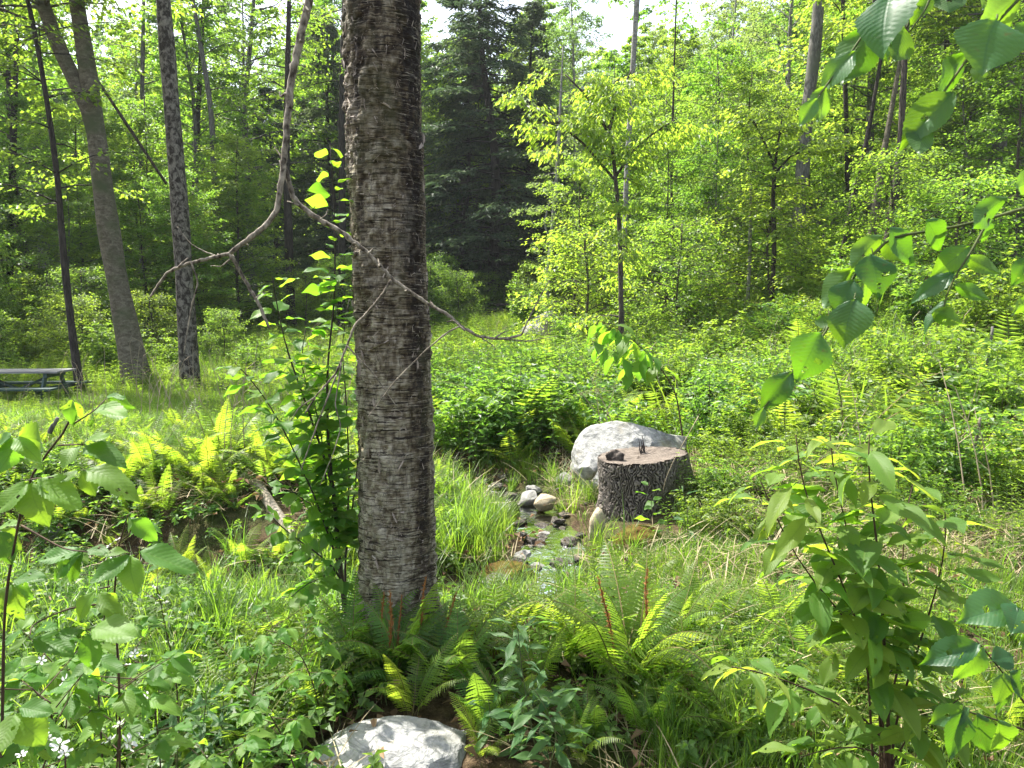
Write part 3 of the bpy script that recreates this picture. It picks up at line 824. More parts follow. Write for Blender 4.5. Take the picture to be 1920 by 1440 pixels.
for k, (a, b_, r_) in enumerate([((898, 578), (1000, 590), .10), ((905, 590), (995, 579), .09), ((900, 601), (1003, 600), .12), ((915, 570), (985, 574), .07)]):
    log(['topmost long pole of the brush pile before the dark conifers', 'crossing pole of the brush pile before the dark conifers', 'thick bottom pole of the brush pile before the dark conifers', 'short thin pole on the brush pile before the dark conifers'][k],
        at(a[0], a[1], 32.2 + .2 * k), at(b_[0], b_[1], 32.6 - .2 * k), r_, M['bark_brown'], 'pole', 'fallen_pole', False)
log('grey crooked dead stick poking out behind the bramble top', up(at(92, 812, 4.4), -.4), at(108, 783, 4.4), .014, M['bark_grey'], 'stick', 'dead_stick', False)

# ------------------------------------------------------------------ picnic table
def picnic_table():
    pr = at(100, 697, 14.4)                                             # near right corner of the top
    root = empty('picnic_table', (pr.x - .95, pr.y + .37, pr.z - .76), R(4))
    tag(root, 'weathered dark green wooden picnic table in the grass at the left edge', 'picnic table')
    grn = plain_mat('faded_green_paint', (.020, .045, .038), (.045, .085, .070), 10, .55, .25, .4, (.5, 6, 6))
    topm = plain_mat('sky_bright_top', (.13, .13, .135), (.27, .26, .27), 9, .5, .25, .4, (.5, 6, 6))  # brightness of the sky on the top planks put into a paler grey
    L = 1.9
    for k in range(5):
        b = MB(); b.box((0, (k - 2) * .147, .74), (L, .14, .038)); link('top_plank', b.mesh('top_plank', topm), root)
    for s in (-1, 1):
        for k in (0, 1):
            b = MB(); b.box((.04, s * (.60 + .145 * k), .44), (L + .12, .138, .038)); link('bench_plank', b.mesh('bench_plank', grn), root)
    for ex in (-.68, .68):
        for s in (-1, 1):
            b = MB(); M_ = Matrix.Rotation(s * R(24), 3, 'X'); b.box((ex, s * .42, .36), (.04, .09, .82), M_); link('leg', b.mesh('leg', grn), root)
        b = MB(); b.box((ex + .041, 0, .40), (.04, 1.42, .09)); link('seat_beam', b.mesh('seat_beam', grn), root)
        b = MB(); b.box((ex + .041, 0, .675), (.04, .70, .085)); link('top_beam', b.mesh('top_beam', grn), root)
        b = MB(); M_ = Matrix.Rotation(math.atan2(.27, .62) * (1 if ex > 0 else -1), 3, 'Y'); b.box((ex * .53, 0, .53), (.72, .085, .04), Matrix.Rotation((-1 if ex > 0 else 1) * R(24), 3, 'Y')); link('brace', b.mesh('brace', grn), root)
picnic_table()

# ------------------------------------------------------------------ trees
def grow(H, hb, Rr, nl, ntw, nlf, Lf, Wf, r0=.15, seed=0, path=None, up=.30, sag=.25, conifer=False, flat=.35, topmin=.02,
         jit=.08, leaf_droop=.18, sides=9, prof=.6, zbias=0.0, skirt=.4):
    """one tree: a tapered stem with limbs and twigs, and the leaves set along the twigs in flattish sprays"""
    g = np.random.default_rng(seed)
    tb, cb = MB(), MB()
    zz = np.linspace(-.3, H, 16)
    if path is None:
        ph = g.random(4) * 6
        wob = lambda z: np.stack([.012 * H * np.sin(z / H * 5 + ph[0]) + .008 * H * np.sin(z / H * 11 + ph[1]) - .012 * H * math.sin(ph[0]) - .008 * H * math.sin(ph[1]),
                                  .012 * H * np.sin(z / H * 4 + ph[2]) - .012 * H * math.sin(ph[2]), z], -1)
    else:
        wob = path
    rad = np.maximum(r0 * (1 - np.maximum(zz, 0) / H) ** .75, topmin) * (1 + .5 * np.exp(-np.maximum(zz, 0) / (r0 * 2.2)))
    tb.tube(wob(zz), rad, sides)
    for k in range(nl):
        t = (k + g.random()) / nl
        h = hb + (H - hb) * t * .97
        if conifer: L = Rr * (1 - t) ** .85 * (.75 + .4 * g.random()) + .25
        else: L = Rr * (1 - t) ** prof * min(1, skirt + t * 4) * (.65 + .55 * g.random()) + .25
        a = k * 2.3999 + g.normal() * .4
        u = np.linspace(0, 1, 5)
        upk = up + (0 if conifer else .55 * t) + g.normal() * .08
        b0 = wob(np.array([h]))[0]
        wv = g.normal(size=2) * .08 * L
        lp = b0 + np.stack([np.cos(a) * L * u + wv[0] * np.sin(u * 4), np.sin(a) * L * u + wv[1] * np.sin(u * 4), L * (upk * u - sag * u ** 2)], -1)
        rl = max(.28 * r0 * (1 - t) ** .6, .007)
        tb.tube(lp, np.linspace(rl, .004, 5), 4, cap=False)
        lr = g.random()
        uu = .15 + .85 * g.random(ntw) ** .8
        base = np.stack([np.interp(uu, u, lp[:, c]) for c in range(3)], -1)
        sg = np.where(g.random(ntw) < .5, -1, 1)
        ta = a + sg * (.5 + .8 * g.random(ntw)) * (1.15 - .3 * uu)
        tl = (.30 + .30 * g.random(ntw)) * L * (1.15 - uu) + .22
        tz = (-.12 + g.normal(size=ntw) * .16) if not conifer else (-.28 + g.normal(size=ntw) * .12)
        td = np.stack([np.cos(ta), np.sin(ta), tz + zbias], -1)
        for q in range(0, ntw, 2):
            tb.tube(np.array([base[q], base[q] + td[q] * tl[q]]), [.006, .003], 3, cap=False)
        v = .08 + .95 * g.random((ntw, nlf))
        pos = base[:, None, :] + td[:, None, :] * (tl[:, None] * v)[..., None]
        pos = pos + g.normal(size=pos.shape) * np.array([jit, jit, jit * .7])
        la = ta[:, None] + np.where(g.random((ntw, nlf)) < .5, -1, 1) * (.35 + .7 * g.random((ntw, nlf)))
        ld = np.stack([np.cos(la), np.sin(la), -.25 + g.normal(size=la.shape) * .25], -1)
        nr = g.normal(size=pos.shape) * flat + np.array([0, 0, 1.0])
        n = pos.shape[0] * pos.shape[1]
        sc = .7 + .6 * g.random(n)
        cb.leaves(pos.reshape(-1, 3), ld.reshape(-1, 3), nr.reshape(-1, 3), Lf * sc, Wf * sc, .14, leaf_droop,
                  np.clip(.45 * lr + .55 * g.random(n), 0, .999))
    return tb, cb

VAR = {}
def variant(key, bark, leaf, **kw):
    t, c = grow(**kw)
    VAR[key] = (t.mesh(key + '_trunk', M[bark], True), c.mesh(key + '_crown', M[leaf]), kw['H'])
variant('maple_a', 'bark_grey', 'maple', H=19, hb=4.5, Rr=4.0, nl=66, ntw=12, nlf=17, Lf=.15, Wf=.115, r0=.20, seed=1)
variant('maple_b', 'bark_brown', 'maple', H=17, hb=5.5, Rr=3.6, nl=60, ntw=12, nlf=17, Lf=.15, Wf=.115, r0=.17, seed=2)
variant('maple_c', 'bark_grey', 'maple2', H=16, hb=3.2, Rr=3.4, nl=64, ntw=12, nlf=17, Lf=.14, Wf=.11, r0=.15, seed=3)
variant('maple_d', 'bark_dark', 'deep', H=18, hb=4, Rr=3.8, nl=62, ntw=12, nlf=17, Lf=.15, Wf=.12, r0=.18, seed=4)
variant('ash', 'bark_pale', 'birchleaf', H=17, hb=5, Rr=2.5, nl=60, ntw=11, nlf=15, Lf=.12, Wf=.075, r0=.12, seed=5, up=.7)
variant('young_a', 'bark_brown', 'maple2', H=8, hb=.9, Rr=2.5, nl=60, ntw=11, nlf=18, Lf=.09, Wf=.068, flat=.28, r0=.06, seed=6)
variant('young_b', 'bark_grey', 'maple', H=7, hb=.7, Rr=2.3, nl=56, ntw=11, nlf=18, Lf=.088, Wf=.066, flat=.28, r0=.055, seed=7)
variant('young_c', 'bark_dark', 'deep', H=6.5, hb=.6, Rr=2.2, nl=56, ntw=11, nlf=18, Lf=.088, Wf=.066, flat=.28, r0=.05, seed=8)
variant('bush_a', 'bark_brown', 'maple2', H=2.8, hb=.1, Rr=1.3, nl=46, ntw=9, nlf=14, Lf=.068, Wf=.046, r0=.025, seed=9)
variant('bush_b', 'bark_brown', 'lime', H=2.2, hb=.1, Rr=1.2, nl=42, ntw=9, nlf=14, Lf=.066, Wf=.045, r0=.022, seed=10)
variant('hemlock_a', 'bark_dark', 'needle', H=17, hb=2.5, Rr=3.6, nl=125, ntw=14, nlf=14, Lf=.20, Wf=.055, r0=.22, seed=11, conifer=True, up=.12, sag=.38, flat=.5, leaf_droop=.3, jit=.06)
variant('hemlock_b', 'bark_dark', 'needle', H=14, hb=1.6, Rr=3.2, nl=105, ntw=14, nlf=14, Lf=.20, Wf=.055, r0=.18, seed=12, conifer=True, up=.10, sag=.36, flat=.5, leaf_droop=.3, jit=.06)
KIND = {'maple_a': ('maple_tree', 'tall grey stemmed maple'), 'maple_b': ('maple_tree', 'tall brown stemmed maple'),
        'maple_c': ('maple_tree', 'pale green layered maple'), 'maple_d': ('maple_tree', 'deep green shady maple'),
        'ash': ('poplar_tree', 'airy greyish leaved tree'), 'young_a': ('young_maple', 'young bright bushy maple'),
        'young_b': ('young_maple', 'young mid green bushy maple'), 'young_c': ('young_maple', 'young dark green bushy tree'),
        'bush_a': ('shrub', 'rounded pale green shrub'), 'bush_b': ('shrub', 'low yellow green shrub'),
        'hemlock_a': ('hemlock_tree', 'tall dark hemlock'), 'hemlock_b': ('hemlock_tree', 'shorter dark hemlock')}

def tree(key, x, y, s, rz, label, group=None, sz=None):
    nm, _ = KIND[key]
    r = empty(nm, (x, y, Gf(x, y) - .05), rz)
    r.scale = (s, s, s * (sz or 1))
    cat = 'shrub' if nm == 'shrub' else 'tree'
    tag(r, label, cat, group)
    a, b, _ = VAR[key]
    link('trunk', a, r); link('crown', b, r)
    return r

def zone(X, y=30):
    marks = [(70, 'above the picnic table'), (165, 'left of the twin tree'), (290, 'right of the twin tree'), (400, 'behind the blotched trunk'),
             (520, 'left of the hanging branch'), (660, 'left of the birch'), (850, 'right of the birch'), (1080, 'near the tallest hemlock'),
             (1240, 'behind the lime green tree'), (1400, 'left of the forked sapling'), (1540, 'around the tall grey trunk'),
             (1720, 'among the slope trunks'), (9999, 'at the right margin')]
    z = [b for a, b in marks if X < a][0]
    return z + (', in front' if y < 29 else ', further back' if y < 40 else ', deep in the woods')

def nm_plural(k):
    return KIND[k][0].replace('_', ' ') + 's'

def ylim(X):
    """how high (photograph row) the woods may reach above pixel column X: the sky shows right of the birch"""
    xs = [-400, 560, 640, 780, 815, 850, 955, 985, 1060, 1180, 1300, 1345, 1400, 1460, 2500]
    ys = [-900, -700, -500, 30, 120, 60, 20, -30, -60, 40, 40, -60, -220, -500, -900]
    return float(np.interp(X, xs, ys))

spots = []
def try_spot(x, y, dmin):
    for (a, b) in spots:
        if (a - x) ** 2 + (b - y) ** 2 < dmin * dmin: return False
    spots.append((x, y)); return True

def in_woods(x, y):
    if y < 19: return False
    edge = np.interp(x, [-40, -16, -9, 0, 3, 6, 9, 13, 40], [20, 23, 31, 33, 30, 26, 22.5, 21, 20])
    return y > edge

tr_ = np.random.default_rng(77)
n_tall = 0
for row in range(13):
    y = 22 + row * 3.3
    for xk in range(-16, 17):
        x = xk * 3.1 + tr_.normal() * .9; yy = y + tr_.normal() * .9
        if abs(x) > yy * .80 + 3 or not in_woods(x, yy): continue
        X = 960 + x / yy * FPX
        if X > 905 and X < 965 and yy < 38: continue
        if X < 560 and (tr_.random() < .5 or yy > 47): continue
        if 200 < X < 640 and yy < 38 and tr_.random() < .7: continue
        if 1440 < X < 1740 and yy < 25: continue
        if X > 1060 and tr_.random() < (.25 if X < 1350 else .5): continue
        if not try_spot(x, yy, 2.1): continue
        conifer = 790 < X < 1020 and yy < 42 and tr_.random() < .75 or (520 < X < 770 and tr_.random() < .3)
        k = ['hemlock_a', 'hemlock_b'][tr_.integers(2)] if conifer else ['maple_a', 'maple_b', 'maple_c', 'maple_d', 'ash', 'maple_a', 'maple_c'][tr_.integers(7)]
        if 1330 < X < 1480 or 1050 < X < 1330: k = ['ash', 'maple_c', 'ash', 'maple_b'][tr_.integers(4)]
        H = VAR[k][2]; s = .85 + .35 * tr_.random()
        g0 = Gf(x, yy)
        lim = (CAM.z + (575 - ylim(X) - tr_.random() * 110) / FPX * yy - g0)
        s = min(s, lim / H)
        if s < .42: k = ['young_a', 'young_b', 'young_c'][tr_.integers(3)]; s = min(1.25, lim / VAR[k][2])
        if s < .3: continue
        lab = KIND[k][1] + ' ' + zone(X, yy)
        tree(k, x, yy, s, tr_.random() * 6.28, lab, nm_plural(k) + ' ' + zone(X, yy))
        n_tall += 1
# the edge of the woods: young trees and shrubs in the light
n_edge = 0
for i, (X, d, k, s_, lab) in enumerate([(1085, 24, 'young_a', .75, 'bright young maple left of the lime green tree'), (1240, 22.5, 'young_a', .8, 'bright young maple close behind the lime green tree'), (1330, 21, 'young_b', .8, 'mid green young maple left of the dead pale stem'),
        (1390, 24.5, 'young_a', .9, 'tall bright young maple behind the dead pale stem'), (1500, 26, 'young_a', .85, 'bright young maple behind the tall grey trunk'), (1590, 26.5, 'young_a', 1.0, 'tall bright young maple right of the tall grey trunk'),
        (1730, 23, 'young_a', .8, 'bright young maple below the overhanging leaves'), (1800, 21, 'young_b', 1.0, 'mid green young maple behind the right branch'), (1900, 18.5, 'young_a', .9, 'bright young maple at the right edge of the slope'),
        (1660, 18, 'bush_a', 1.3, 'rounded pale shrub at the feet of the slope trunks'), (1440, 19.5, 'bush_b', 1.5, 'yellow green shrub at the forked sapling foot'), (1270, 18.5, 'bush_a', 1.2, 'rounded shrub right of the lime green tree'),
        (1100, 21, 'bush_b', 1.6, 'yellow green shrub just left of the lime green tree foot'), (1790, 16, 'bush_b', 1.3, 'yellow green shrub high on the right slope')]):
    p = at(X, 600, d); spots.append((p.x, p.y)); tree(k, p.x, p.y, s_, i * 2.1, lab)
for i in range(1500):
    x = -30 + 62 * tr_.random(); yy = 19 + 22 * tr_.random()
    if not in_woods(x, yy + 2.5) or in_woods(x, yy - 3.5) or abs(x) > yy * .78 + 2: continue
    X = 960 + x / yy * FPX
    if 880 < X < 1000 and tr_.random() < .8: continue
    if not try_spot(x, yy, 1.15): continue
    k = ['young_a', 'young_b', 'young_c', 'bush_a', 'bush_b', 'bush_a'][tr_.integers(6)]
    if 480 < X < 1050 and k.startswith('young'): k = 'bush_a'
    if X < 480 and k == 'young_c': k = 'young_a'
    if X > 1100 and k == 'young_c': k = 'young_a'
    s = .65 + .5 * tr_.random()
    if 1440 < X < 1740 and yy < 25: k, s = 'bush_b', .8
    lim = (CAM.z + (575 - ylim(X) - 60) / FPX * yy - Gf(x, yy))
    s = min(s, lim / VAR[k][2])
    if s < .25: continue
    tree(k, x, yy, s, tr_.random() * 6.28, KIND[k][1] + ' at meadow edge ' + zone(X, yy).split(',')[0], nm_plural(k) + ' at the meadow edge ' + zone(X, yy))
    n_edge += 1
for i, (x, y, k, s) in enumerate([(-13.2, 18.2, 'bush_b', .8), (-11.6, 19.4, 'bush_a', .75), (-14.6, 20.2, 'young_a', .5), (-12.6, 21.5, 'bush_a', 1.0), (-10.6, 21.6, 'bush_b', .9), (-15.8, 18.8, 'bush_a', 1.0),
                                  (-11.0, 24.5, 'young_a', .75), (-14.5, 24, 'young_b', .8), (-8.2, 20.8, 'bush_a', .6), (-17.5, 22, 'young_a', .8), 
                                  (-13.5, 27, 'young_a', 1.0), (-10.4, 28.5, 'young_a', .95)]):
    tree(k, x, y, s, i * 1.7, ['bright shrub nearest behind the picnic table', 'pale shrub just right of the picnic table', 'small bright maple at the left margin', 'wide pale shrub between picnic table and twin tree',
        'yellow green shrub left of the twin tree foot', 'pale shrub cut by the left margin', 'bright young maple behind the twin tree', 'mid green young maple left of the slim tree',
        'low pale shrub right of the twin tree foot', 'bright maple filling the left margin', 'bright layered maple above the picnic table', 'bright layered maple right behind the twin tree stem'][i])
print('woods', n_tall, n_edge)

# the tallest conifer, whose top passes the frame
x, y = at(925, 580, 35.5)[:2]
tree('hemlock_a', x, y, 1.0, 1.0, 'tallest dark hemlock with a bare lower stem right of the birch', sz=1.02).scale = (1.4, 1.4, 1.04)
x, y = at(868, 580, 37)[:2]
tree('hemlock_b', x, y, 1.0, 2.2, 'dark pointed hemlock close to the right side of the birch stem')

# far woods: one mass
def far_woods():
    pts, sc, rz, ix = [], [], [], []
    for i in range(1300):
        x = -110 + 220 * tr_.random(); y = 58 + 75 * tr_.random()
        if abs(x) > y * .85 + 5: continue
        X = 960 + x / y * FPX
        lim = CAM.z + (575 - ylim(X) - 60) / FPX * y - Gf(x, y)
        k = tr_.integers(5); s = min(.8 + .5 * tr_.random(), lim / 17) * (1.7 if k > 2 else 1)
        if s < .25: continue
        pts.append((x, y, Gf(x, y))); sc.append(s); rz.append(tr_.random() * 6.28); ix.append(k)
    return np.array(pts), np.array(sc), np.array(rz), np.array(ix)

GN = {}
def scatter(name, label, cat, pts, rz, sc, ix, meshes, tint=None, tilt=None):
    """ground cover nobody could count: copies of small plants set on points by geometry nodes"""
    n = len(pts)
    me = bpy.data.meshes.new(name)
    me.vertices.add(n); me.vertices.foreach_set('co', np.asarray(pts, 'f').ravel())
    rot = np.zeros((n, 3)); rot[:, 2] = rz
    if tilt is not None: rot[:, :2] = tilt
    for nm, ty, k, arr in (('rot', 'FLOAT_VECTOR', 'vector', rot), ('scl', 'FLOAT', 'value', sc), ('idx', 'INT', 'value', ix),
                           ('tint', 'FLOAT', 'value', np.zeros(n) if tint is None else tint)):
        a = me.attributes.new(nm, ty, 'POINT'); a.data.foreach_set(k, np.asarray(arr, 'i' if ty == 'INT' else 'f').ravel())
    o = link(name, me)
    g = bpy.data.node_groups.new(name + '_nodes', 'GeometryNodeTree')
    g.interface.new_socket('Geometry', in_out='INPUT', socket_type='NodeSocketGeometry')
    g.interface.new_socket('Geometry', in_out='OUTPUT', socket_type='NodeSocketGeometry')
    N = g.nodes; gi, go = N.new('NodeGroupInput'), N.new('NodeGroupOutput')
    ip, g2 = N.new('GeometryNodeInstanceOnPoints'), N.new('GeometryNodeGeometryToInstance')
    for k, m_ in enumerate(meshes):
        q = bpy.data.objects.new(name + '_plant', m_)
        oi = N.new('GeometryNodeObjectInfo'); oi.inputs[0].default_value = q
        g.links.new(oi.outputs['Geometry'], g2.inputs[0])
    def na(nm, t):
        x = N.new('GeometryNodeInputNamedAttribute'); x.data_type = t; x.inputs[0].default_value = nm; return x.outputs[0]
    g.links.new(gi.outputs[0], ip.inputs['Points']); g.links.new(g2.outputs[0], ip.inputs['Instance'])
    ip.inputs['Pick Instance'].default_value = True
    g.links.new(na('idx', 'INT'), ip.inputs['Instance Index'])
    g.links.new(na('rot', 'FLOAT_VECTOR'), ip.inputs['Rotation']); g.links.new(na('scl', 'FLOAT'), ip.inputs['Scale'])
    g.links.new(ip.outputs[0], go.inputs[0])
    md = o.modifiers.new('scatter', 'NODES'); md.node_group = g
    tag(o, label, cat, None, 'stuff')
    return o
P_, S_, Z_, I_ = far_woods()
scatter('distant_forest', 'far woods seen as one green mass between the nearer stems', 'woods', P_, Z_, S_, I_, [VAR['young_b'][1], VAR['young_c'][1], VAR['maple_a'][1], VAR['maple_b'][1], VAR['maple_d'][1]])

# trees of one look in one place: told apart by their order from left to right
by_label = {}
for o in list(COL.objects):
    if o.parent is None and o.get('category') in ('tree', 'shrub'): by_label.setdefault(o['label'], []).append(o)
ORD = ['first', 'second', 'third', 'fourth', 'fifth', 'sixth', 'seventh', 'eighth', 'ninth', 'tenth']
for lab, lst in by_label.items():
    if len(lst) > 1:
        lst.sort(key=lambda o: o.location.x / o.location.y)
        for i, o in enumerate(lst[:10]): o['label'] = lab.replace(', deep in the woods', ', deep in') + ', ' + ORD[i] + ' from left'

# trees one can tell apart by their stems
def stem_tree(name, label, px, d, wpx, bark, leaf, above=6.0, crown=None, forks=(), sides=16, group=None, dd=0.0):
    """px: photograph points of the stem from foot to top; wpx: widths there; the stem goes on to the ground and above the frame"""
    P = np.array([at(X, Y, d + dd * k)[:] for k, (X, Y) in enumerate(px)])
    foot = P[0].copy(); gz = Gf(foot[0], foot[1])
    slope = (P[1] - P[0]) / max((P[1] - P[0])[2], .1)
    pts, rad = list(P), [w_ / FPX * d / 2 for w_ in wpx]
    if P[0][2] > gz - .05:
        pts = [foot + slope * (gz - .15 - foot[2]) * np.array([.6, .6, 1])] + pts; rad = [rad[0] * 1.35] + rad
    if above > 0:
        s2 = unit(P[-1] - P[-2]); pts += [P[-1] + s2 * above * .5, P[-1] + s2 * above + np.array([0, 0, .2])]; rad += [rad[-1] * .7, .02]
    pts, rad = np.array(pts), np.array(rad)
    root = empty(name, tuple(pts[0] * [1, 1, 0] + [0, 0, gz])); tag(root, label, 'tree', group)
    o0 = np.array(root.location)
    t = np.linspace(0, 1, 40); s = np.concatenate([[0], np.cumsum(np.linalg.norm(np.diff(pts, axis=0), axis=1))]); s /= s[-1]
    sm = np.stack([np.interp(t, s, pts[:, c]) for c in range(3)], -1)
    sm = np.stack([np.convolve(np.pad(sm[:, c], 2, 'edge'), np.ones(5) / 5, 'valid') for c in range(3)], -1)
    sm[0], sm[-1] = pts[0], pts[-1]
    rr = np.interp(t, s, rad) * (1 + .04 * np.sin(t * 31) + .03 * np.sin(t * 57 + 1))
    b = MB(); b.tube(sm - o0, rr, sides)
    tips = [(sm - o0, rr)]
    for f, fw in forks:
        Q = np.array([at(X, Y, d)[:] for X, Y in f]); q2 = unit(Q[-1] - Q[-2])
        if above > 0: Q = np.vstack([Q, Q[-1] + q2 * above * .6])
        fr = np.interp(np.linspace(0, 1, 12), np.linspace(0, 1, len(Q)), [w_ / FPX * d / 2 for w_ in fw] + ([.015] if above > 0 else []))
        Qs = np.stack([np.interp(np.linspace(0, 1, 12), np.linspace(0, 1, len(Q)), Q[:, c]) for c in range(3)], -1) - o0
        b.tube(Qs, fr, max(6, sides - 6)); tips.append((Qs, fr))
    c = MB()
    if crown:
        g = np.random.default_rng(len(label) * 7 + int(px[0][0]))
        for (pp, rr_) in tips:
            for k in range(crown['nl']):
                i = int(len(pp) * (crown.get('from', .35) + (1 - crown.get('from', .35)) * g.random() * .99))
                a = g.random() * 6.28; L = crown['R'] * (.5 + .6 * g.random()); u = np.linspace(0, 1, 5)
                up_ = crown.get('up', .3) + g.normal() * .15
                lp = pp[i] + np.stack([np.cos(a) * L * u, np.sin(a) * L * u, L * (up_ * u - crown.get('sag', .3) * u ** 2)], -1)
                b.tube(lp, np.linspace(max(.007, min(rr_[i] * .35, .03)), .003, 5), 4, cap=False)
                nt_ = crown.get('ntw', 8); lr = g.random()
                for q in range(nt_):
                    u0 = .2 + .8 * g.random(); b0 = np.array([np.interp(u0, u, lp[:, cc]) for cc in range(3)])
                    ta = a + (1 if q % 2 else -1) * (.4 + .8 * g.random()); tl = L * (.25 + .3 * g.random()) * (1.2 - u0) + .15
                    td = np.array([math.cos(ta), math.sin(ta), -.12 + g.normal() * .15])
                    b.tube(np.array([b0, b0 + td * tl]), [.004, .002], 3, cap=False)
                    n = crown['nlf']; v = np.linspace(.1, 1.05, n)
                    pos = b0 + td * (tl * v)[:, None] + g.normal(size=(n, 3)) * crown.get('jit', .04)
                    la = ta + np.where(np.arange(n) % 2, 1, -1) * (.6 + .4 * g.random(n))
                    ld = np.stack([np.cos(la), np.sin(la), -crown.get('hang', .3) + g.normal(size=n) * .2], -1)
                    sc = .75 + .5 * g.random(n)
                    c.leaves(pos, ld, g.normal(size=(n, 3)) * .35 + [0, 0, 1], crown['L'] * sc, crown['W'] * sc, .14, .2, np.clip(.4 * lr + .6 * g.random(n), 0, .99))
    link('trunk', b.mesh(name + '_trunk', M[bark], True), root)
    if crown: link('crown', c.mesh(name + '_crown', M[leaf]), root)
    return root
CR = dict(R=2.4, nl=34, ntw=9, nlf=12, L=.11, W=.085)
stem_tree('twin_tree', 'leaning tan twin stemmed tree forking near the top left', [(262, 740), (247, 660), (226, 560), (206, 450), (190, 330), (178, 225), (163, 120), (140, -20)],
          16.2, [56, 46, 39, 37, 34, 32, 28, 26], 'bark_lean', 'maple', 7, dict(CR, **{'from': .55}), [([(184, 270), (168, 210), (140, 150), (108, 85), (78, 0), (62, -60)], [30, 28, 26, 25, 24, 22])], 20)
stem_tree('blotched_tree', 'straight grey trunk with black blotches right of the leaning twin tree', [(358, 742), (350, 600), (338, 400), (322, 200), (306, 0), (300, -80)],
          16.6, [36, 33, 30, 28, 25, 24], 'bark_spot', 'maple', 7, dict(CR, **{'from': .6}), (), 20)
stem_tree('slim_tree', 'slim dark crooked tree just right of the picnic table', [(150, 728), (137, 640), (119, 480), (108, 330), (90, 200), (66, 60), (45, -30)],
          15.6, [17, 14, 12, 10, 9, 8, 7], 'bark_dark', 'maple', 3, dict(R=2.0, nl=30, ntw=8, nlf=10, L=.10, W=.08, **{'from': .35}), (), 10)
stem_tree('lime_tree', 'young lime green tree with drooping leaves right of the hemlocks', [(1165, 590), (1163, 470), (1160, 400), (1150, 290), (1141, 235)],
          17, [10, 9, 8, 7, 5], 'bark_brown', 'lime', 0, dict(R=1.0, nl=14, ntw=8, nlf=10, L=.125, W=.062, up=.25, sag=.5, hang=.7, jit=.06, **{'from': .22}),
          [([(1141, 250), (1152, 205), (1170, 160), (1185, 130)], [7, 6, 4, 3]), ([(1141, 250), (1122, 215), (1095, 175), (1060, 140)], [7, 5, 4, 3]),
           ([(1155, 330), (1185, 285), (1225, 250), (1265, 225)], [6, 5, 4, 3]), ([(1155, 340), (1095, 270), (1040, 225), (985, 200)], [5, 5, 4, 3])], 9)
stem_tree('pole_tree', 'tall thin pale stem rising behind the young lime green tree', [(1172, 400), (1176, 300), (1183, 200), (1190, 60), (1196, -20)],
          21, [9, 10, 10, 10, 10], 'bark_pale', 'birchleaf', 6, dict(R=1.6, nl=22, ntw=8, nlf=11, L=.12, W=.075, sag=.45, **{'from': .62}), (), 8)
stem_tree('grey_tree', 'tallest grey straight trunk on the right slope', [(1488, 525), (1500, 380), (1514, 200), (1528, 100), (1537, -20)],
          23, [25, 24, 23, 21, 20], 'bark_grey', 'maple2', 7, dict(CR, nl=12, **{'from': .78}), (), 12)
stem_tree('slope_tree', 'brown trunk right of the grey one, tapering behind the overhanging leaves', [(1668, 425), (1680, 350), (1688, 280), (1692, 200), (1697, 90)],
          20, [15, 13, 12, 11, 10], 'bark_brown', 'maple2', 5, dict(CR, nl=12, **{'from': .78}), (), 10)
stem_tree('slope_tree', 'shorter two toned trunk leaning right of the grey one', [(1634, 445), (1646, 360), (1655, 300), (1662, 260)],
          20.6, [15, 14, 12, 10], 'bark_lean', 'maple2', 4, dict(CR, nl=12, **{'from': .78}), (), 10)
stem_tree('slope_tree', 'thin dark trunk curving between the grey trunk and the two toned one', [(1580, 470), (1592, 400), (1607, 340), (1628, 250), (1645, 150)],
          21, [9, 9, 9, 8, 7], 'bark_dark', 'maple2', 4, dict(CR, nl=12, **{'from': .78}), (), 8)
stem_tree('forked_sapling', 'thin forked tree with a candelabra of twigs left of the tall grey trunk', [(1446, 570), (1452, 470), (1449, 380), (1453, 310)],
          18.5, [10, 9, 8, 8], 'bark_dark', 'maple2', 0, dict(R=1.2, nl=12, ntw=8, nlf=10, L=.10, W=.075, **{'from': .55}),
          [([(1453, 315), (1435, 270), (1412, 225)], [6, 4, 3]), ([(1453, 310), (1460, 260), (1470, 200)], [6, 4, 3]), ([(1453, 325), (1480, 295), (1515, 275)], [5, 4, 3])], 8)
stem_tree('dead_pole', 'broken pale dead stem without leaves left of the forked thin tree', [(1402, 560), (1405, 500), (1407, 400), (1408, 345)], 19.5, [7, 7, 6, 5], 'bark_pale', 'maple', 0, None, (), 7)
stem_tree('white_stem', 'pale slender stem with a broken side limb beside the hemlocks', [(1027, 520), (1034, 440), (1043, 350), (1048, 250)], 29, [8, 8, 7, 6], 'bark_pale', 'birchleaf', 3,
          dict(R=1.4, nl=14, ntw=7, nlf=10, L=.11, W=.07, **{'from': .5}), [([(1033, 455), (1020, 420), (1030, 380)], [5, 4, 3])], 7)
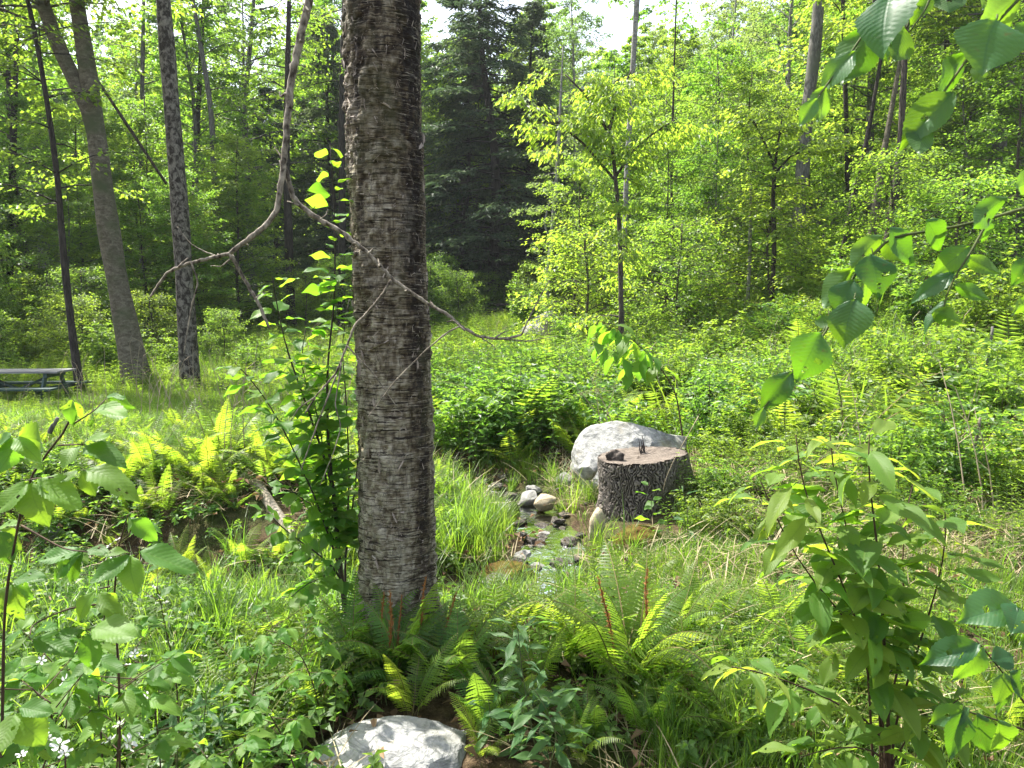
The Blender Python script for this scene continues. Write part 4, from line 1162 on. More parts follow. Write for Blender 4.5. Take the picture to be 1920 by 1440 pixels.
for k, (pts_, d_, w_, lab) in enumerate([
        ([(420, 590), (405, 400), (396, 200), (372, 60)], 30, [14, 12, 10, 8], 'pale grey background trunk just right of the blotched trunk'),
        ([(268, 560), (266, 400), (265, 280), (268, 80)], 31, [11, 10, 9, 7], 'straight grey background trunk between the twin tree and the blotched trunk'),
        ([(545, 570), (540, 400), (536, 300), (540, 100)], 29, [17, 15, 13, 10], 'dark thick background trunk behind the hanging branch'),
        ([(360, 560), (362, 420), (372, 200), (380, 40)], 33, [12, 11, 9, 8], 'dim background trunk hidden close behind the blotched trunk'),
        ([(1782, 430), (1780, 300), (1776, 110), (1774, 20)], 24, [12, 11, 10, 9], 'dark background trunk above the right branch, seen between big leaves'),
        ([(1590, 420), (1588, 260), (1582, 70), (1580, -20)], 25, [10, 9, 8, 7], 'narrow dark trunk immediately right of the tall grey trunk'),
        ([(1912, 480), (1915, 380), (1918, 250), (1921, 100)], 24, [12, 11, 10, 9], 'pale trunk at the right margin behind the branch'),
        ([(1865, 470), (1862, 400), (1860, 300), (1862, 200)], 26, [9, 8, 8, 7], 'thin trunk near the right margin left of the pale one'),
        ([(1265, 560), (1262, 450), (1258, 330), (1262, 200)], 24, [6, 6, 5, 4], 'thread thin dark stem right of the young lime green tree'),
        ([(20, 600), (18, 450), (24, 300), (30, 100)], 26, [14, 12, 11, 9], 'dark trunk at the left margin above the picnic table'),
        ([(640, 570), (642, 400), (640, 200), (645, 20)], 31, [14, 13, 11, 9], 'dark trunk close to the left side of the birch stem')]):
    stem_tree('woodland_tree', lab, pts_, d_, w_, ['bark_grey', 'bark_grey', 'bark_dark', 'bark_dark', 'bark_brown', 'bark_dark', 'bark_pale', 'bark_brown', 'bark_dark', 'bark_dark', 'bark_dark'][k], 'maple', 5, dict(CR, nl=20, **{'from': .55}), (), 8)
log('long thin dead pole leaning diagonally between the twin tree and the blotched trunk', at(312, 345, 22), at(140, 85, 20), .045, M['bark_brown'], 'pole', 'leaning_pole', False)

# ------------------------------------------------------------------ small plants for the ground cover
def stem_leaves(b, g, x0, y0, H, lean, az, npair, L, W, r=.003, whorl=2, start=.15, nu=.35, taper=.5, ang=.6, leafdroop=.25, upz=.15):
    """a herb: one stem with leaves in pairs or whorls"""
    t = np.linspace(0, 1, 5)
    pts = np.stack([x0 + math.cos(az) * lean * H * t ** 1.6, y0 + math.sin(az) * lean * H * t ** 1.6, H * t], -1)
    b.tube(pts, np.linspace(r, r * .4, 5), 3, mi=1, cap=False)
    k = np.repeat(np.arange(npair), whorl); j = np.tile(np.arange(whorl), npair)
    u = start + (1 - start) * (k + .5) / npair
    pos = np.stack([np.interp(u, t, pts[:, c]) for c in range(3)], -1)
    a = k * 1.35 + j * 2 * math.pi / whorl + g.normal(size=len(k)) * .3 + g.random() * 6
    d = np.stack([np.cos(a), np.sin(a), upz + g.normal(size=len(k)) * .25], -1)
    s = (1 - taper * np.abs(u - .5) * 1.6) * (.8 + .4 * g.random(len(k)))
    b.leaves(pos, d, g.normal(size=pos.shape) * nu + [0, 0, 1], L * s, W * s, .12, leafdroop, g.random(len(k)))

def proto_grass(seed, n, L, Wd, spread, lean=.35, bend=1.0, mat='grass'):
    g = np.random.default_rng(seed); b = MB()
    base = np.concatenate([g.normal(size=(n, 2)) * spread, np.full((n, 1), -.02)], 1)
    b.blades(base, g.random(n) * 6.283, np.abs(g.normal(size=n)) * lean, L * (.5 + .7 * g.random(n)), Wd * (.7 + .6 * g.random(n)), 4, bend * (.4 + g.random(n)), g.random(n))
    return b.mesh('grass_plant', M[mat])
def proto_herb(seed, n, H, npair, L, W, mat, spread=.09, whorl=2, lean=.25, stem='stem', **kw):
    g = np.random.default_rng(seed); b = MB()
    for k in range(n):
        stem_leaves(b, g, g.normal() * spread, g.normal() * spread, H * (.7 + .5 * g.random()), lean * g.random(), g.random() * 6.28, npair, L, W, whorl=whorl, **kw)
    return b.mesh('herb_plant', [M[mat], M[stem]])
def frond_geo(b, L=1.0, a0=.25, bend=1.1, npin=20, Wm=.17, pw=.030, seed=0, curl=.2, seg=2, origin=(0, 0, 0), az=0.0, start=.16, rnd=None):
    """fern frond in the plane of azimuth az: arching stalk with two rows of leaflets"""
    g = np.random.default_rng(seed)
    n = 14; t = np.linspace(0, 1, n)
    ang = a0 + bend * t ** 1.4
    y = np.concatenate([[0], np.cumsum(np.sin(ang[:-1]))]) / (n - 1); z = np.concatenate([[0], np.cumsum(np.cos(ang[:-1]))]) / (n - 1)
    h = np.array([math.cos(az), math.sin(az), 0]); sd_ = np.array([-math.sin(az), math.cos(az), 0]); o = np.array(origin, float)
    side_wob = .05 * g.normal() * t ** 2
    pts = o + L * (np.outer(y, h) + np.outer(z, [0, 0, 1]) + np.outer(side_wob, sd_))
    b.tube(pts, np.linspace(.0045, .0012, n) * max(L, .35) * 1.6, 3, mi=1, cap=False)
    s = start + (1 - start) * ((np.arange(npin) + .4) / npin) ** .95
    wl = np.interp((s - start) / (1 - start), [0, .12, .35, .6, .85, 1], [.50, .78, 1.0, .82, .38, .06]) * Wm * L
    c = np.stack([np.interp(s, t, pts[:, k]) for k in range(3)], -1)
    an = np.interp(s, t, ang)
    tan = np.outer(np.sin(an), h) + np.outer(np.cos(an), [0, 0, 1])
    nrm = np.outer(-np.cos(an), h) + np.outer(np.sin(an), [0, 0, 1])
    for sg in (-1, 1):
        m = len(s)
        d = unit(sd_ * sg + tan * (.22 + .5 * (s[:, None] - .3)) + nrm * (-.15 - curl * g.random((m, 1))) + g.normal(size=(m, 3)) * .05)
        wd = np.minimum(pw * L * np.interp((s - start) / (1 - start), [0, .4, 1], [.85, 1, .5]), wl * .5)
        tdir = unit(tan - d * np.sum(tan * d, 1, keepdims=True))
        r_ = np.clip((g.random() if rnd is None else rnd) + .25 * (g.random(m) - .5), 0, .99)
        if seg == 1:
            b.leaves(c, d, np.cross(d, tdir) * sg, wl, wd, .05, .12, r_, .35)
        else:
            f = np.array([0, .12, .2, .32, .4, .52, .6, .72, .8, .9]); wf = np.array([.6, 1.15, .55, 1.1, .5, .98, .45, .8, .35, .4]) * .5
            P = c[:, None, :] + d[:, None, :] * (wl[:, None] * f)[..., None] - nrm[:, None, :] * (wl[:, None] * .18 * f ** 2)[..., None]
            A = P + tdir[:, None, :] * (wd[:, None] * wf)[..., None]; B = P - tdir[:, None, :] * (wd[:, None] * wf)[..., None]
            tip = (c + d * wl[:, None] - nrm * (wl * .2)[:, None])[:, None, :]
            V = np.concatenate([A, B, tip], 1); k = len(f); q = []
            for i in range(k - 1): q.append((i, i + k, i + k + 1, i + 1))
            q = (np.arange(m)[:, None, None] * (2 * k + 1) + np.array(q)[None]).reshape(-1, 4)
            tr = np.arange(m)[:, None] * (2 * k + 1) + np.array([[k - 1, 2 * k - 1, 2 * k]])
            b.add(V.reshape(-1, 3), tr, q, np.repeat(r_, 2 * k + 1))
def proto_fern(seed, nf=7, L=.5, mat='fern'):
    g = np.random.default_rng(seed); b = MB()
    for k in range(nf):
        frond_geo(b, L * (.7 + .5 * g.random()), .25 + .4 * g.random(), .6 + .7 * g.random(), 15, .19, .040, seed * 31 + k, .2, 1, (0, 0, 0), k * 6.283 / nf + g.normal() * .3)
    return b.mesh('fern_plant', [M[mat], M['rachis']])
def proto_bush(seed, H, n, L, W, mat, R_=.35):
    g = np.random.default_rng(seed); b = MB()
    for k in range(n):
        a = g.random() * 6.28; le = R_ * (.2 + .8 * g.random()); t = np.linspace(0, 1, 5)
        h = H * (.5 + .5 * g.random())
        pts = np.stack([math.cos(a) * le * t, math.sin(a) * le * t, h * t - .1 * h * t ** 2], -1)
        b.tube(pts, np.linspace(.004, .0015, 5), 3, mi=1, cap=False)
        for q in range(5):
            u = .25 + .75 * g.random(); b0 = np.array([np.interp(u, t, pts[:, c]) for c in range(3)])
            ta = a + g.normal() * 1.2; m = 9; v = np.linspace(.1, 1, m); tl = .12 + .14 * g.random()
            td = np.array([math.cos(ta), math.sin(ta), .15 + g.normal() * .2])
            la = ta + np.where(np.arange(m) % 2, 1, -1) * (.7 + .5 * g.random(m))
            b.leaves(b0 + td * (tl * v)[:, None] + g.normal(size=(m, 3)) * .012, np.stack([np.cos(la), np.sin(la), g.normal(size=m) * .3], -1),
                     g.normal(size=(m, 3)) * .35 + [0, 0, 1], L * (.7 + .6 * g.random(m)), W * (.7 + .6 * g.random(m)), .12, .2, g.random(m))
    return b.mesh('bush_plant', [M[mat], M['redstem']])
def proto_litter(seed, n=22):
    g = np.random.default_rng(seed); b = MB()
    pos = np.concatenate([g.normal(size=(n, 2)) * .16, .01 + .02 * g.random((n, 1))], 1); a = g.random(n) * 6.28
    b.leaves(pos, np.stack([np.cos(a), np.sin(a), g.normal(size=n) * .25], -1), g.normal(size=(n, 3)) * .4 + [0, 0, 1], .028 + .035 * g.random(n), .018 + .02 * g.random(n), .35, .25, g.random(n))
    return b.mesh('litter_patch', M['litter'])
def proto_straw(seed, n=26):
    g = np.random.default_rng(seed); b = MB()
    base = np.concatenate([g.normal(size=(n, 2)) * .12, .01 + .03 * g.random((n, 1))], 1)
    b.blades(base, g.random(n) * 6.28, .9 + .5 * g.random(n), .12 + .25 * g.random(n), .004 + .004 * g.random(n), 4, .4 + .5 * g.random(n))
    return b.mesh('straw_patch', M['straw'])

PG_short = [proto_grass(100 + i, 34, .26, .006, .06) for i in range(4)]
PG_long = [proto_grass(110 + i, 40, .52, .007, .045, .35, 1.5) for i in range(4)]
PG_far = [proto_grass(120 + i, 26, .55, .016, .14, .3, .9) for i in range(3)]
PM = [proto_herb(130 + i, 7, .62, 7, .085, .028, 'meadow', .16, 3, .3) for i in range(3)] + \
     [proto_fern(140 + i, 7, .62) for i in range(2)]
PF = [proto_herb(150 + i, 7, .72, 9, .075, .034, 'forb', .15, 2, .35, taper=.3, nu=.5) for i in range(3)] + [proto_bush(155 + i, .7, 12, .06, .036, 'forb', .34) for i in range(2)]
PN = [proto_herb(160 + i, 6, .78, 12, .085, .020, 'thicket', .14, 2, .3, upz=.35, nu=.6) for i in range(3)]
PB = [proto_bush(170 + i, .75, 13, .060, .038, 'thicket', .38) for i in range(3)] + [proto_bush(174, .8, 11, .085, .052, 'thicket', .42)]
PL = [proto_herb(180 + i, 5, .17, 3, .06, .042, 'forb', .09, 3, .4, start=.5) for i in range(4)]
PFe = [proto_fern(190 + i, 7, .40) for i in range(3)]
PLi = [proto_litter(200 + i) for i in range(3)]
PS = [proto_straw(210 + i) for i in range(3)]

def proto_dead(seed):
    g = np.random.default_rng(seed); b = MB()
    for k in range(4):
        t = np.linspace(0, 1, 5); a = g.random() * 6.28; H = .5 + .7 * g.random(); le = .35 * g.random()
        p0 = np.stack([g.normal() * .1 + np.cos(a) * le * t ** 2, g.normal() * .1 + np.sin(a) * le * t ** 2, H * t], -1)
        b.tube(p0, np.linspace(.005, .002, 5), 4)
        for q in range(3):
            i = 2 + q % 3; c = g.random() * 6.28
            b.tube(np.array([p0[i], p0[i] + [.08 * math.cos(c), .08 * math.sin(c), .07]]), [.002, .001], 3)
    return b.mesh('dead_stems', M['dry'])
M['dry'] = plain_mat('dry_stalks', (.24, .19, .12), (.40, .33, .22), 20)
PD = [proto_dead(220 + i) for i in range(3)]

# ------------------------------------------------------------------ where the ground cover grows
BLOCK = [(BX, BY, .26), (at(1196, 940, 5.75).x, 5.75, .42), (at(1190, 850, 6.75).x + .06, 6.9, .62), (at(1190, 980, 5.4).x, 5.3, .36), (at(525, 1000, 5.4).x, 5.4, .30), (at(735, 1400, 2.42).x, 2.58, .36)]
def keep(x, y, water=.34):
    k = dist_poly(x, y, STREAM) > water + np.where((y > 4.3) & (y < 7.4) & (x > -.5), .02, 0)
    for bx, by, r in BLOCK: k &= (x - bx) ** 2 + (y - by) ** 2 > r * r
    return k
def sow(n, x0, x1, y0, y1, dens=None, view=1.0, water=.34, seed=0):
    g = np.random.default_rng(seed)
    x, y = x0 + (x1 - x0) * g.random(n), y0 + (y1 - y0) * g.random(n)
    k = keep(x, y, water) & (np.abs(x) < y * .74 * view + .9)
    if dens is not None: k &= g.random(n) < dens(x, y)
    x, y = x[k], y[k]
    return np.stack([x, y, G(x, y)], -1), g
def cover(name, label, cat, sown, protos, smin, smax, tint=lambda x, y: 0 * x, tilt=.12, hmul=None):
    P, g = sown; n = len(P)
    sc = smin + (smax - smin) * g.random(n)
    if hmul is not None: sc = sc * hmul(P[:, 0], P[:, 1])
    ti = np.clip(tint(P[:, 0], P[:, 1]) + g.normal(size=n) * .15, 0, 1)
    return scatter(name, label, cat, P, g.random(n) * 6.283, sc, g.integers(0, len(protos), n), protos, ti, g.normal(size=(n, 2)) * tilt)

patchy = lambda f, s, a=.42, b=.58: (lambda x, y: sstep(a, b, fbm(x * f, y * f, 0, 3, s)))
n1, n2, n3 = patchy(.35, 61), patchy(.6, 62), patchy(1.1, 63)
woodsfloor = lambda x, y: np.array([1.0 if in_woods(a, b + 1.5) else 0.0 for a, b in zip(x, y)])
# far meadow
cover('meadow_plants', 'sunlit far meadow of ferns and fine leaved herbs', 'meadow', sow(9500, -24, 6.5, 13.5, 36, lambda x, y: (1 - woodsfloor(x, y)) * np.where(x < -3, sstep(14.8, 16.2, y), 1) * (.55 + .45 * n2(x, y)), seed=1), PM, .6, 1.05,
      lambda x, y: .35 + .6 * n1(x, y), hmul=lambda x, y: .75 + .45 * n2(x, y))
cover('meadow_grass', 'tall soft grass among the far meadow herbs', 'grass', sow(5200, -24, 6.5, 12.5, 36, lambda x, y: (1 - woodsfloor(x, y)) * np.where(x < -3, sstep(15.5, 17.5, y), 1), seed=2), PG_far, .6, 1.1, lambda x, y: .3 + .5 * n1(x, y))
# floor under the trees
cover('woodland_undergrowth', 'dim undergrowth on the floor of the woods', 'undergrowth', sow(5200, -40, 40, 19, 62, lambda x, y: woodsfloor(x, y) * (.35 + .65 * n2(x, y)), 1.1, seed=3), PB + PF, 1.0, 2.0, hmul=lambda x, y: 1 + sstep(32, 50, y) * .8)
# middle: herbs right of the birch, before the meadow; shade put into their deep green
mid = lambda x, y: sstep(-2.6, -.9, x) * (1 - sstep(2.2, 4.0, x)) * sstep(7.3, 8.0, y)
cover('deep_herbs', 'deep green broad leaved herbs massed between birch and boulder', 'herbs', sow(3000, -3, 4, 7.2, 15.5, lambda x, y: mid(x, y) * np.where((np.abs(x - 1.0) < .75) & (y < 9.3), .22, 1), seed=4), PF + PM[3:] + PN[:1], .65, 1.2, lambda x, y: .12 * n1(x, y), hmul=lambda x, y: .5 + .75 * n3(x, y))
# left lawn and its small herbs
lf = lambda x, y: 1 - sstep(-1.6, -.5, x)
cover('lawn_grass', 'fresh green grass between the picnic table and the fern bank', 'grass', sow(11000, -11.5, -.5, 6.2, 16.5, lambda x, y: lf(x, y) * (.45 + .55 * n3(x, y)) * np.where((np.abs(x + 9.8) < 1.6) & (np.abs(y - 14.6) < 2.2), .25, 1), seed=5), PG_short, .75, 1.2, lambda x, y: .25 + .5 * n2(x, y))
cover('lawn_herbs', 'small leafy herbs dotted through the left grass', 'herbs', sow(3300, -11.5, -.4, 6.0, 16.5, lambda x, y: lf(x, y) * (.25 + .75 * n2(x, y)), seed=6), PM[:3] + PL + PM[3:], .35, .62, lambda x, y: .3 + .5 * n1(x, y))
# right thicket on the slope
rt = lambda x, y: np.maximum(sstep(1.6, 2.6, x - .18 * np.maximum(7 - y, 0) * 0), sstep(2.0, 3.4, x)) * sstep(5.6, 7.4, y + .25 * (x - 2))
cover('thicket', 'bright green small leaved thicket covering the right slope', 'thicket', sow(5600, 1.5, 20, 5.0, 27, lambda x, y: rt(x, y) * (1 - woodsfloor(x, y)) * (.4 + .6 * n2(x, y)), seed=7), PB, .55, 1.1, lambda x, y: .35 + .55 * n1(x, y), hmul=lambda x, y: .7 + .5 * n3(x, y))
cover('goldenrod', 'upright narrow leaved stems through the right thicket', 'herbs', sow(5200, 1.4, 20, 5.0, 27, lambda x, y: rt(x, y) * (1 - woodsfloor(x, y)) * (1.0 - .5 * n2(x, y)), seed=8), PN + PM + PF[:1], .6, 1.1, lambda x, y: .3 + .5 * n1(x, y))
# near ground
bank = lambda x, y: (1 - sstep(-.9, -.4, x)) * sstep(4.9, 5.6, y) * (1 - sstep(7.2, 8.5, y))
cover('fern_cover', 'small yellow green ferns on the left bank', 'ferns', sow(900, -6, -.4, 4.6, 8.5, lambda x, y: np.maximum(bank(x, y), .0) * (.3 + .7 * n3(x, y)), seed=9), PFe, .45, 1.0, lambda x, y: .5 + 0 * x)
near_l = lambda x, y: (1 - sstep(-.75, -.35, x)) * (1 - sstep(4.6, 5.4, y))
cover('sedge_grass', 'long arching grass left of the birch foot', 'grass', sow(900, -4, -.3, 2.0, 5.0, lambda x, y: near_l(x, y) * (.1 + .55 * n3(x, y)), seed=10), PG_long, .45, .85, lambda x, y: .35 + 0 * x)
cover('ditch_herbs', 'low broad leaved herbs in the shady ditch at the left', 'herbs', sow(2300, -5, -.2, 2.0, 6.6, lambda x, y: (1 - sstep(-.6, -.2, x)) * (.3 + .7 * n3(x, y)), water=.12, seed=11), PL, .5, 1.15, lambda x, y: .1 + .3 * n3(x, y))
sb = lambda x, y: np.exp(-((dist_poly(x, y, STREAM) - .52) / .22) ** 2) * sstep(2.5, 3.2, y) * (1 - sstep(7.6, 8.6, y))
cover('stream_grass', 'bright fine grass overhanging the stream banks', 'grass', sow(3600, -1.6, 2.0, 2.4, 8.5, lambda x, y: sb(x, y) * np.where(x > .1, .22, 1.0), water=.30, seed=12), PG_short + PG_long[:2], .55, .95, lambda x, y: .6 + 0 * x)
near_r = lambda x, y: sstep(.25, .6, x) * (1 - sstep(5.2, 6.2, y))
cover('fine_grass', 'thin pale grass on the straw covered ground at the right', 'grass', sow(4200, .2, 4.6, 1.9, 6.2, lambda x, y: near_r(x, y) * (.25 + .6 * n3(x, y)), seed=13), PG_short, .35, .85, lambda x, y: .45 + 0 * x)
cover('low_herbs', 'scattered low herbs between the grass at the right', 'herbs', sow(1300, .1, 4.6, 2.0, 6.4, lambda x, y: near_r(x, y) * (.35 + .5 * n2(x, y)), seed=14), PL + PL + PN[:1], .3, .6, lambda x, y: .2 + .3 * n3(x, y))
cover('mound_herbs', 'herbs and seedlings on the mound right of the stump', 'herbs', sow(700, 1.2, 3.4, 4.9, 7.4, lambda x, y: .25 + .6 * n3(x, y), seed=15), PN[:1] + PL + PB[:1], .3, .5, lambda x, y: .3 + 0 * x)
cover('front_herbs', 'low leafy herbs closing over the soil around the front boulder', 'herbs', sow(420, -1.2, 1.6, 2.5, 3.6, lambda x, y: .4 + .6 * n3(x, y), seed=18), PL + PFe, .45, .95, lambda x, y: .15 + .4 * n3(x, y))
cover('thicket_ferns', 'feathery ferns growing through the right thicket and deep herbs', 'ferns', sow(900, -1, 16, 7.0, 24, lambda x, y: np.maximum(rt(x, y), mid(x, y)) * (1 - woodsfloor(x, y)) * n2(x, y), seed=19), PFe + PM[3:], 1.2, 2.2, lambda x, y: .4 + .4 * n1(x, y))
cover('tall_grass', 'tall pale grass rising through the right thicket', 'grass', sow(1500, .8, 18, 6.6, 26, lambda x, y: np.maximum(rt(x, y), .4 * mid(x, y)) * (1 - woodsfloor(x, y)) * (1 - n2(x, y)), seed=20), PG_far, 1.0, 1.9, lambda x, y: .6 + 0 * x)
cover('dead_stems', 'thin dry stems of last year standing in the thicket', 'dry stems', sow(700, -8, 18, 4.8, 24, lambda x, y: (1 - woodsfloor(x, y)) * (.2 + .8 * n3(x, y)), seed=22), PD, .6, 1.3)
cover('dry_straw', 'dry straw and dead grass lying on the ground', 'straw', sow(1500, -5, 4.6, 1.8, 8, lambda x, y: .12 + .88 * np.maximum(sstep(.3, .8, x), bank(x, y) * .6) * n2(x, y), seed=16), PS, .7, 1.3)
cover('leaf_litter', 'brown dead leaves lying on the ground', 'leaf litter', sow(1500, -6, 4.6, 1.8, 9, lambda x, y: .3 + .5 * n3(x, y), seed=17), PLi, .7, 1.3)

# ------------------------------------------------------------------ ferns one can tell apart
def fern_fronds(mat, key, W=.17, pw=.030):
    out = []
    for i, (a0, bd) in enumerate([(.12, .7), (.25, .95), (.40, 1.15), (.55, 1.3), (.22, 1.5)]):
        b = MB(); frond_geo(b, 1.0, a0, bd, 30, W, pw, 300 + i * 7 + len(key), .22, 2)
        out.append(b.mesh('frond_' + key, [M[mat], M['rachis']]))
    return out
FR = {'fern': fern_fronds('fern', 'bright', .165, .024), 'dark': fern_fronds('shadefern', 'dark', .18, .029)}
FERT = []
for i in range(4):
    g = np.random.default_rng(350 + i); b = MB(); t_ = np.linspace(0, 1, 12); bx_, by_ = g.normal() * .09, g.normal() * .09
    wob = lambda z: np.stack([bx_ * z ** 2 + .012 * np.sin(z * 9 + i), by_ * z ** 2 + .012 * np.cos(z * 8 + i), z], -1)
    b.tube(wob(t_), [.005] * 5 + [.006, .007, .008, .008, .007, .005, .002], 5)
    fz = 150; zz_ = .34 + .64 * g.random(fz); aa_ = g.random(fz) * 6.28
    b.leaves(wob(zz_), np.stack([np.cos(aa_), np.sin(aa_), 1.3 + g.normal(size=fz) * .5], -1), np.stack([-np.cos(aa_), -np.sin(aa_), 1 + 0 * aa_], -1),
             .040 * np.interp(zz_, [.34, .5, .9, 1], [.5, 1, .9, .4]) * (.6 + .7 * g.random(fz)), .014, .3, .1)
    FERT.append(b.mesh('fertile_frond', M['fertile']))

def fern(X, Y, nf, L, kind, label, fert=0, group=None, open_=1.0, pos=None):
    p = gpx(X, Y) if pos is None else Vector((*pos, Gf(*pos)))
    g = np.random.default_rng(int(X * 7 + Y))
    r = empty('fern', p, g.random() * 6.28); tag(r, label, 'fern', group)
    for k in range(nf):
        m = FR[kind][g.integers(5) if nf < 5 else (k % 5)]
        s = L * (.72 + .4 * g.random())
        link('frond', m, r, (g.normal() * .025 * L * 2, g.normal() * .025 * L * 2, -.01), (g.normal() * .10, (g.normal() * .08 + .02) * open_, k * 6.283 / nf + g.normal() * .25), s)
    for k in range(fert):
        link('fertile_frond', FERT[k % 4], r, (g.normal() * .07, g.normal() * .05, .0), (g.normal() * .10, g.normal() * .10, g.random() * 6), L * (.70 + .28 * g.random()))
    return r
fern(752, 1292, 11, .52, 'dark', 'large deep green fern with rusty spore fronds at the birch foot', 5)
fern(668, 1262, 7, .46, 'dark', 'deep green fern leaning out left of the birch foot')
fern(858, 1290, 8, .44, 'dark', 'blue green fern with arching fronds right of the birch foot')
fern(770, 1350, 8, .36, 'fern', 'lighter fern with pale ribs in front of the birch foot, above the boulder')
fern(1178, 1290, 15, .62, 'fern', 'big bright yellow green fern on brown stalks in the sunny grass', 2)
fern(1075, 1262, 7, .46, 'fern', 'smaller bright fern left of the big yellow green fern')
fern(1262, 1225, 7, .42, 'fern', 'upright bright fern right of the big yellow green fern')
fern(1225, 1105, 5, .30, 'fern', 'little yellow fern under the mossy root hump')
fern(1290, 1130, 5, .30, 'fern', 'little fern right of the mossy root hump')
for k, (x, y, L, lab) in enumerate([(.95, 8.0, .95, 'tall green fern directly left of the big boulder'), (1.15, 8.6, .85, 'green fern just behind the big boulder, left end'),
                                    (.65, 8.5, .8, 'green fern further left of the big boulder'), (.75, 7.7, .6, 'low green fern in the shade left of the big boulder'), (1.55, 8.9, .75, 'green fern behind the top of the big boulder')]):
    fern(100 + k, 50, 9, L, 'fern', lab, pos=(x, y))
fl = ['bright fern leftmost on the sunny left bank', 'bright fern on the left bank below the leaning twin tree', 'feathery fern on the left bank below the blotched trunk', 'tall fern at the top of the left bank',
      'low fern at the front of the left bank', 'bright fern on the bank close to the shrub left of the birch', 'pale fern above the fallen log', 'small fern left of the fallen log', 'fern beside the shrub stems above the log',
      'broad fern in the middle of the left bank', 'narrow fern behind the broad bank fern', 'yellow fern on the brown slope of the bank']
for (X, Y, L), lab in zip([(225, 925, .50), (290, 905, .60), (350, 900, .55), (425, 880, .66), (300, 960, .42), (560, 885, .60), (500, 905, .52), (430, 940, .40), (590, 915, .5), (385, 915, .52), (330, 872, .5), (250, 985, .36)], fl):
    fern(X, Y, 9, L, 'fern', lab)
fl = ['small fern in the dark ditch right under the log', 'small fern in the ditch left of the log foot', 'ditch fern below the brown bank', 'leftmost small fern of the ditch', 'little fern between ditch and long grass',
      'small fern near the shrub foot left of the birch', 'ditch fern close to the bramble tip']
for (X, Y, L), lab in zip([(520, 1075, .36), (455, 1065, .38), (395, 1100, .34), (300, 1130, .32), (480, 1130, .30), (580, 1120, .34), (345, 1085, .36)], fl):
    fern(X, Y, 7, L, 'fern', lab)
fl = ['dim fern right of the front boulder', 'low fern at the bottom right of the front boulder', 'small fern behind the lance leaved herb', 'little fern left of the lance leaved herb', 'shaded fern under the big yellow green fern',
      'small shaded fern at the bottom middle', 'low fern at the bottom edge right of the lance leaved herb', 'fern half hidden under the cherry sapling']
for (X, Y, L, kd), lab in zip([(905, 1370, .34, 'dark'), (900, 1425, .26, 'fern'), (1015, 1300, .34, 'fern'), (945, 1345, .30, 'dark'), (1200, 1385, .30, 'dark'), (1110, 1400, .28, 'dark'), (1080, 1435, .26, 'fern'), (1890, 1400, .36, 'fern')], fl):
    fern(X, Y, 7, L, kd, lab)

# ------------------------------------------------------------------ grass tussocks
TU = [proto_grass(400 + i, 90, .50, .006, .045, .30, 1.3) for i in range(4)]
tl = ['bright grass tussock on the left stream bank beside the birch', 'yellow green tussock hanging over the water from the left bank', 'tussock on the left bank nearest the birch', 'green tussock on the right bank below the stump',
      'tussock between stump and stream', 'small tussock by the tan stone', 'dark tussock in front of the undercut bank', 'tussock at the lower end of the visible stream', 'tussock under the herbs left of the stream head',
      'loose tussock left of the tan stone', 'arching tussock in the long grass at the left', 'wide arching tussock at the edge of the ditch', 'arching tussock nearest the front boulder, left',
      'dark green tussock in the straw at the right', 'tussock at the bottom right near the cherry sapling', 'arching tussock in the bottom middle', 'leftmost arching tussock by the bramble', 'tussock leaning over the ditch at its middle']
for i, ((X, Y, s), lab) in enumerate(zip([(900, 1010, .8), (935, 975, .7), (850, 1060, .95), (1120, 1060, .85), (1100, 945, .6), (1050, 965, .4), (985, 1140, .7), (1060, 1120, .75), (985, 890, .6), (960, 925, .5),
                                         (420, 1240, .95), (500, 1200, .9), (560, 1300, .7), (1475, 1160, .6), (1380, 1400, .8), (1250, 1420, .7), (330, 1290, .8), (400, 1170, .8)], tl)):
    p = gpx(X, Y)
    tag(link('grass_tussock', TU[i % 4], None, p, (0, 0, i * 1.3), s), lab, 'grass tussock')

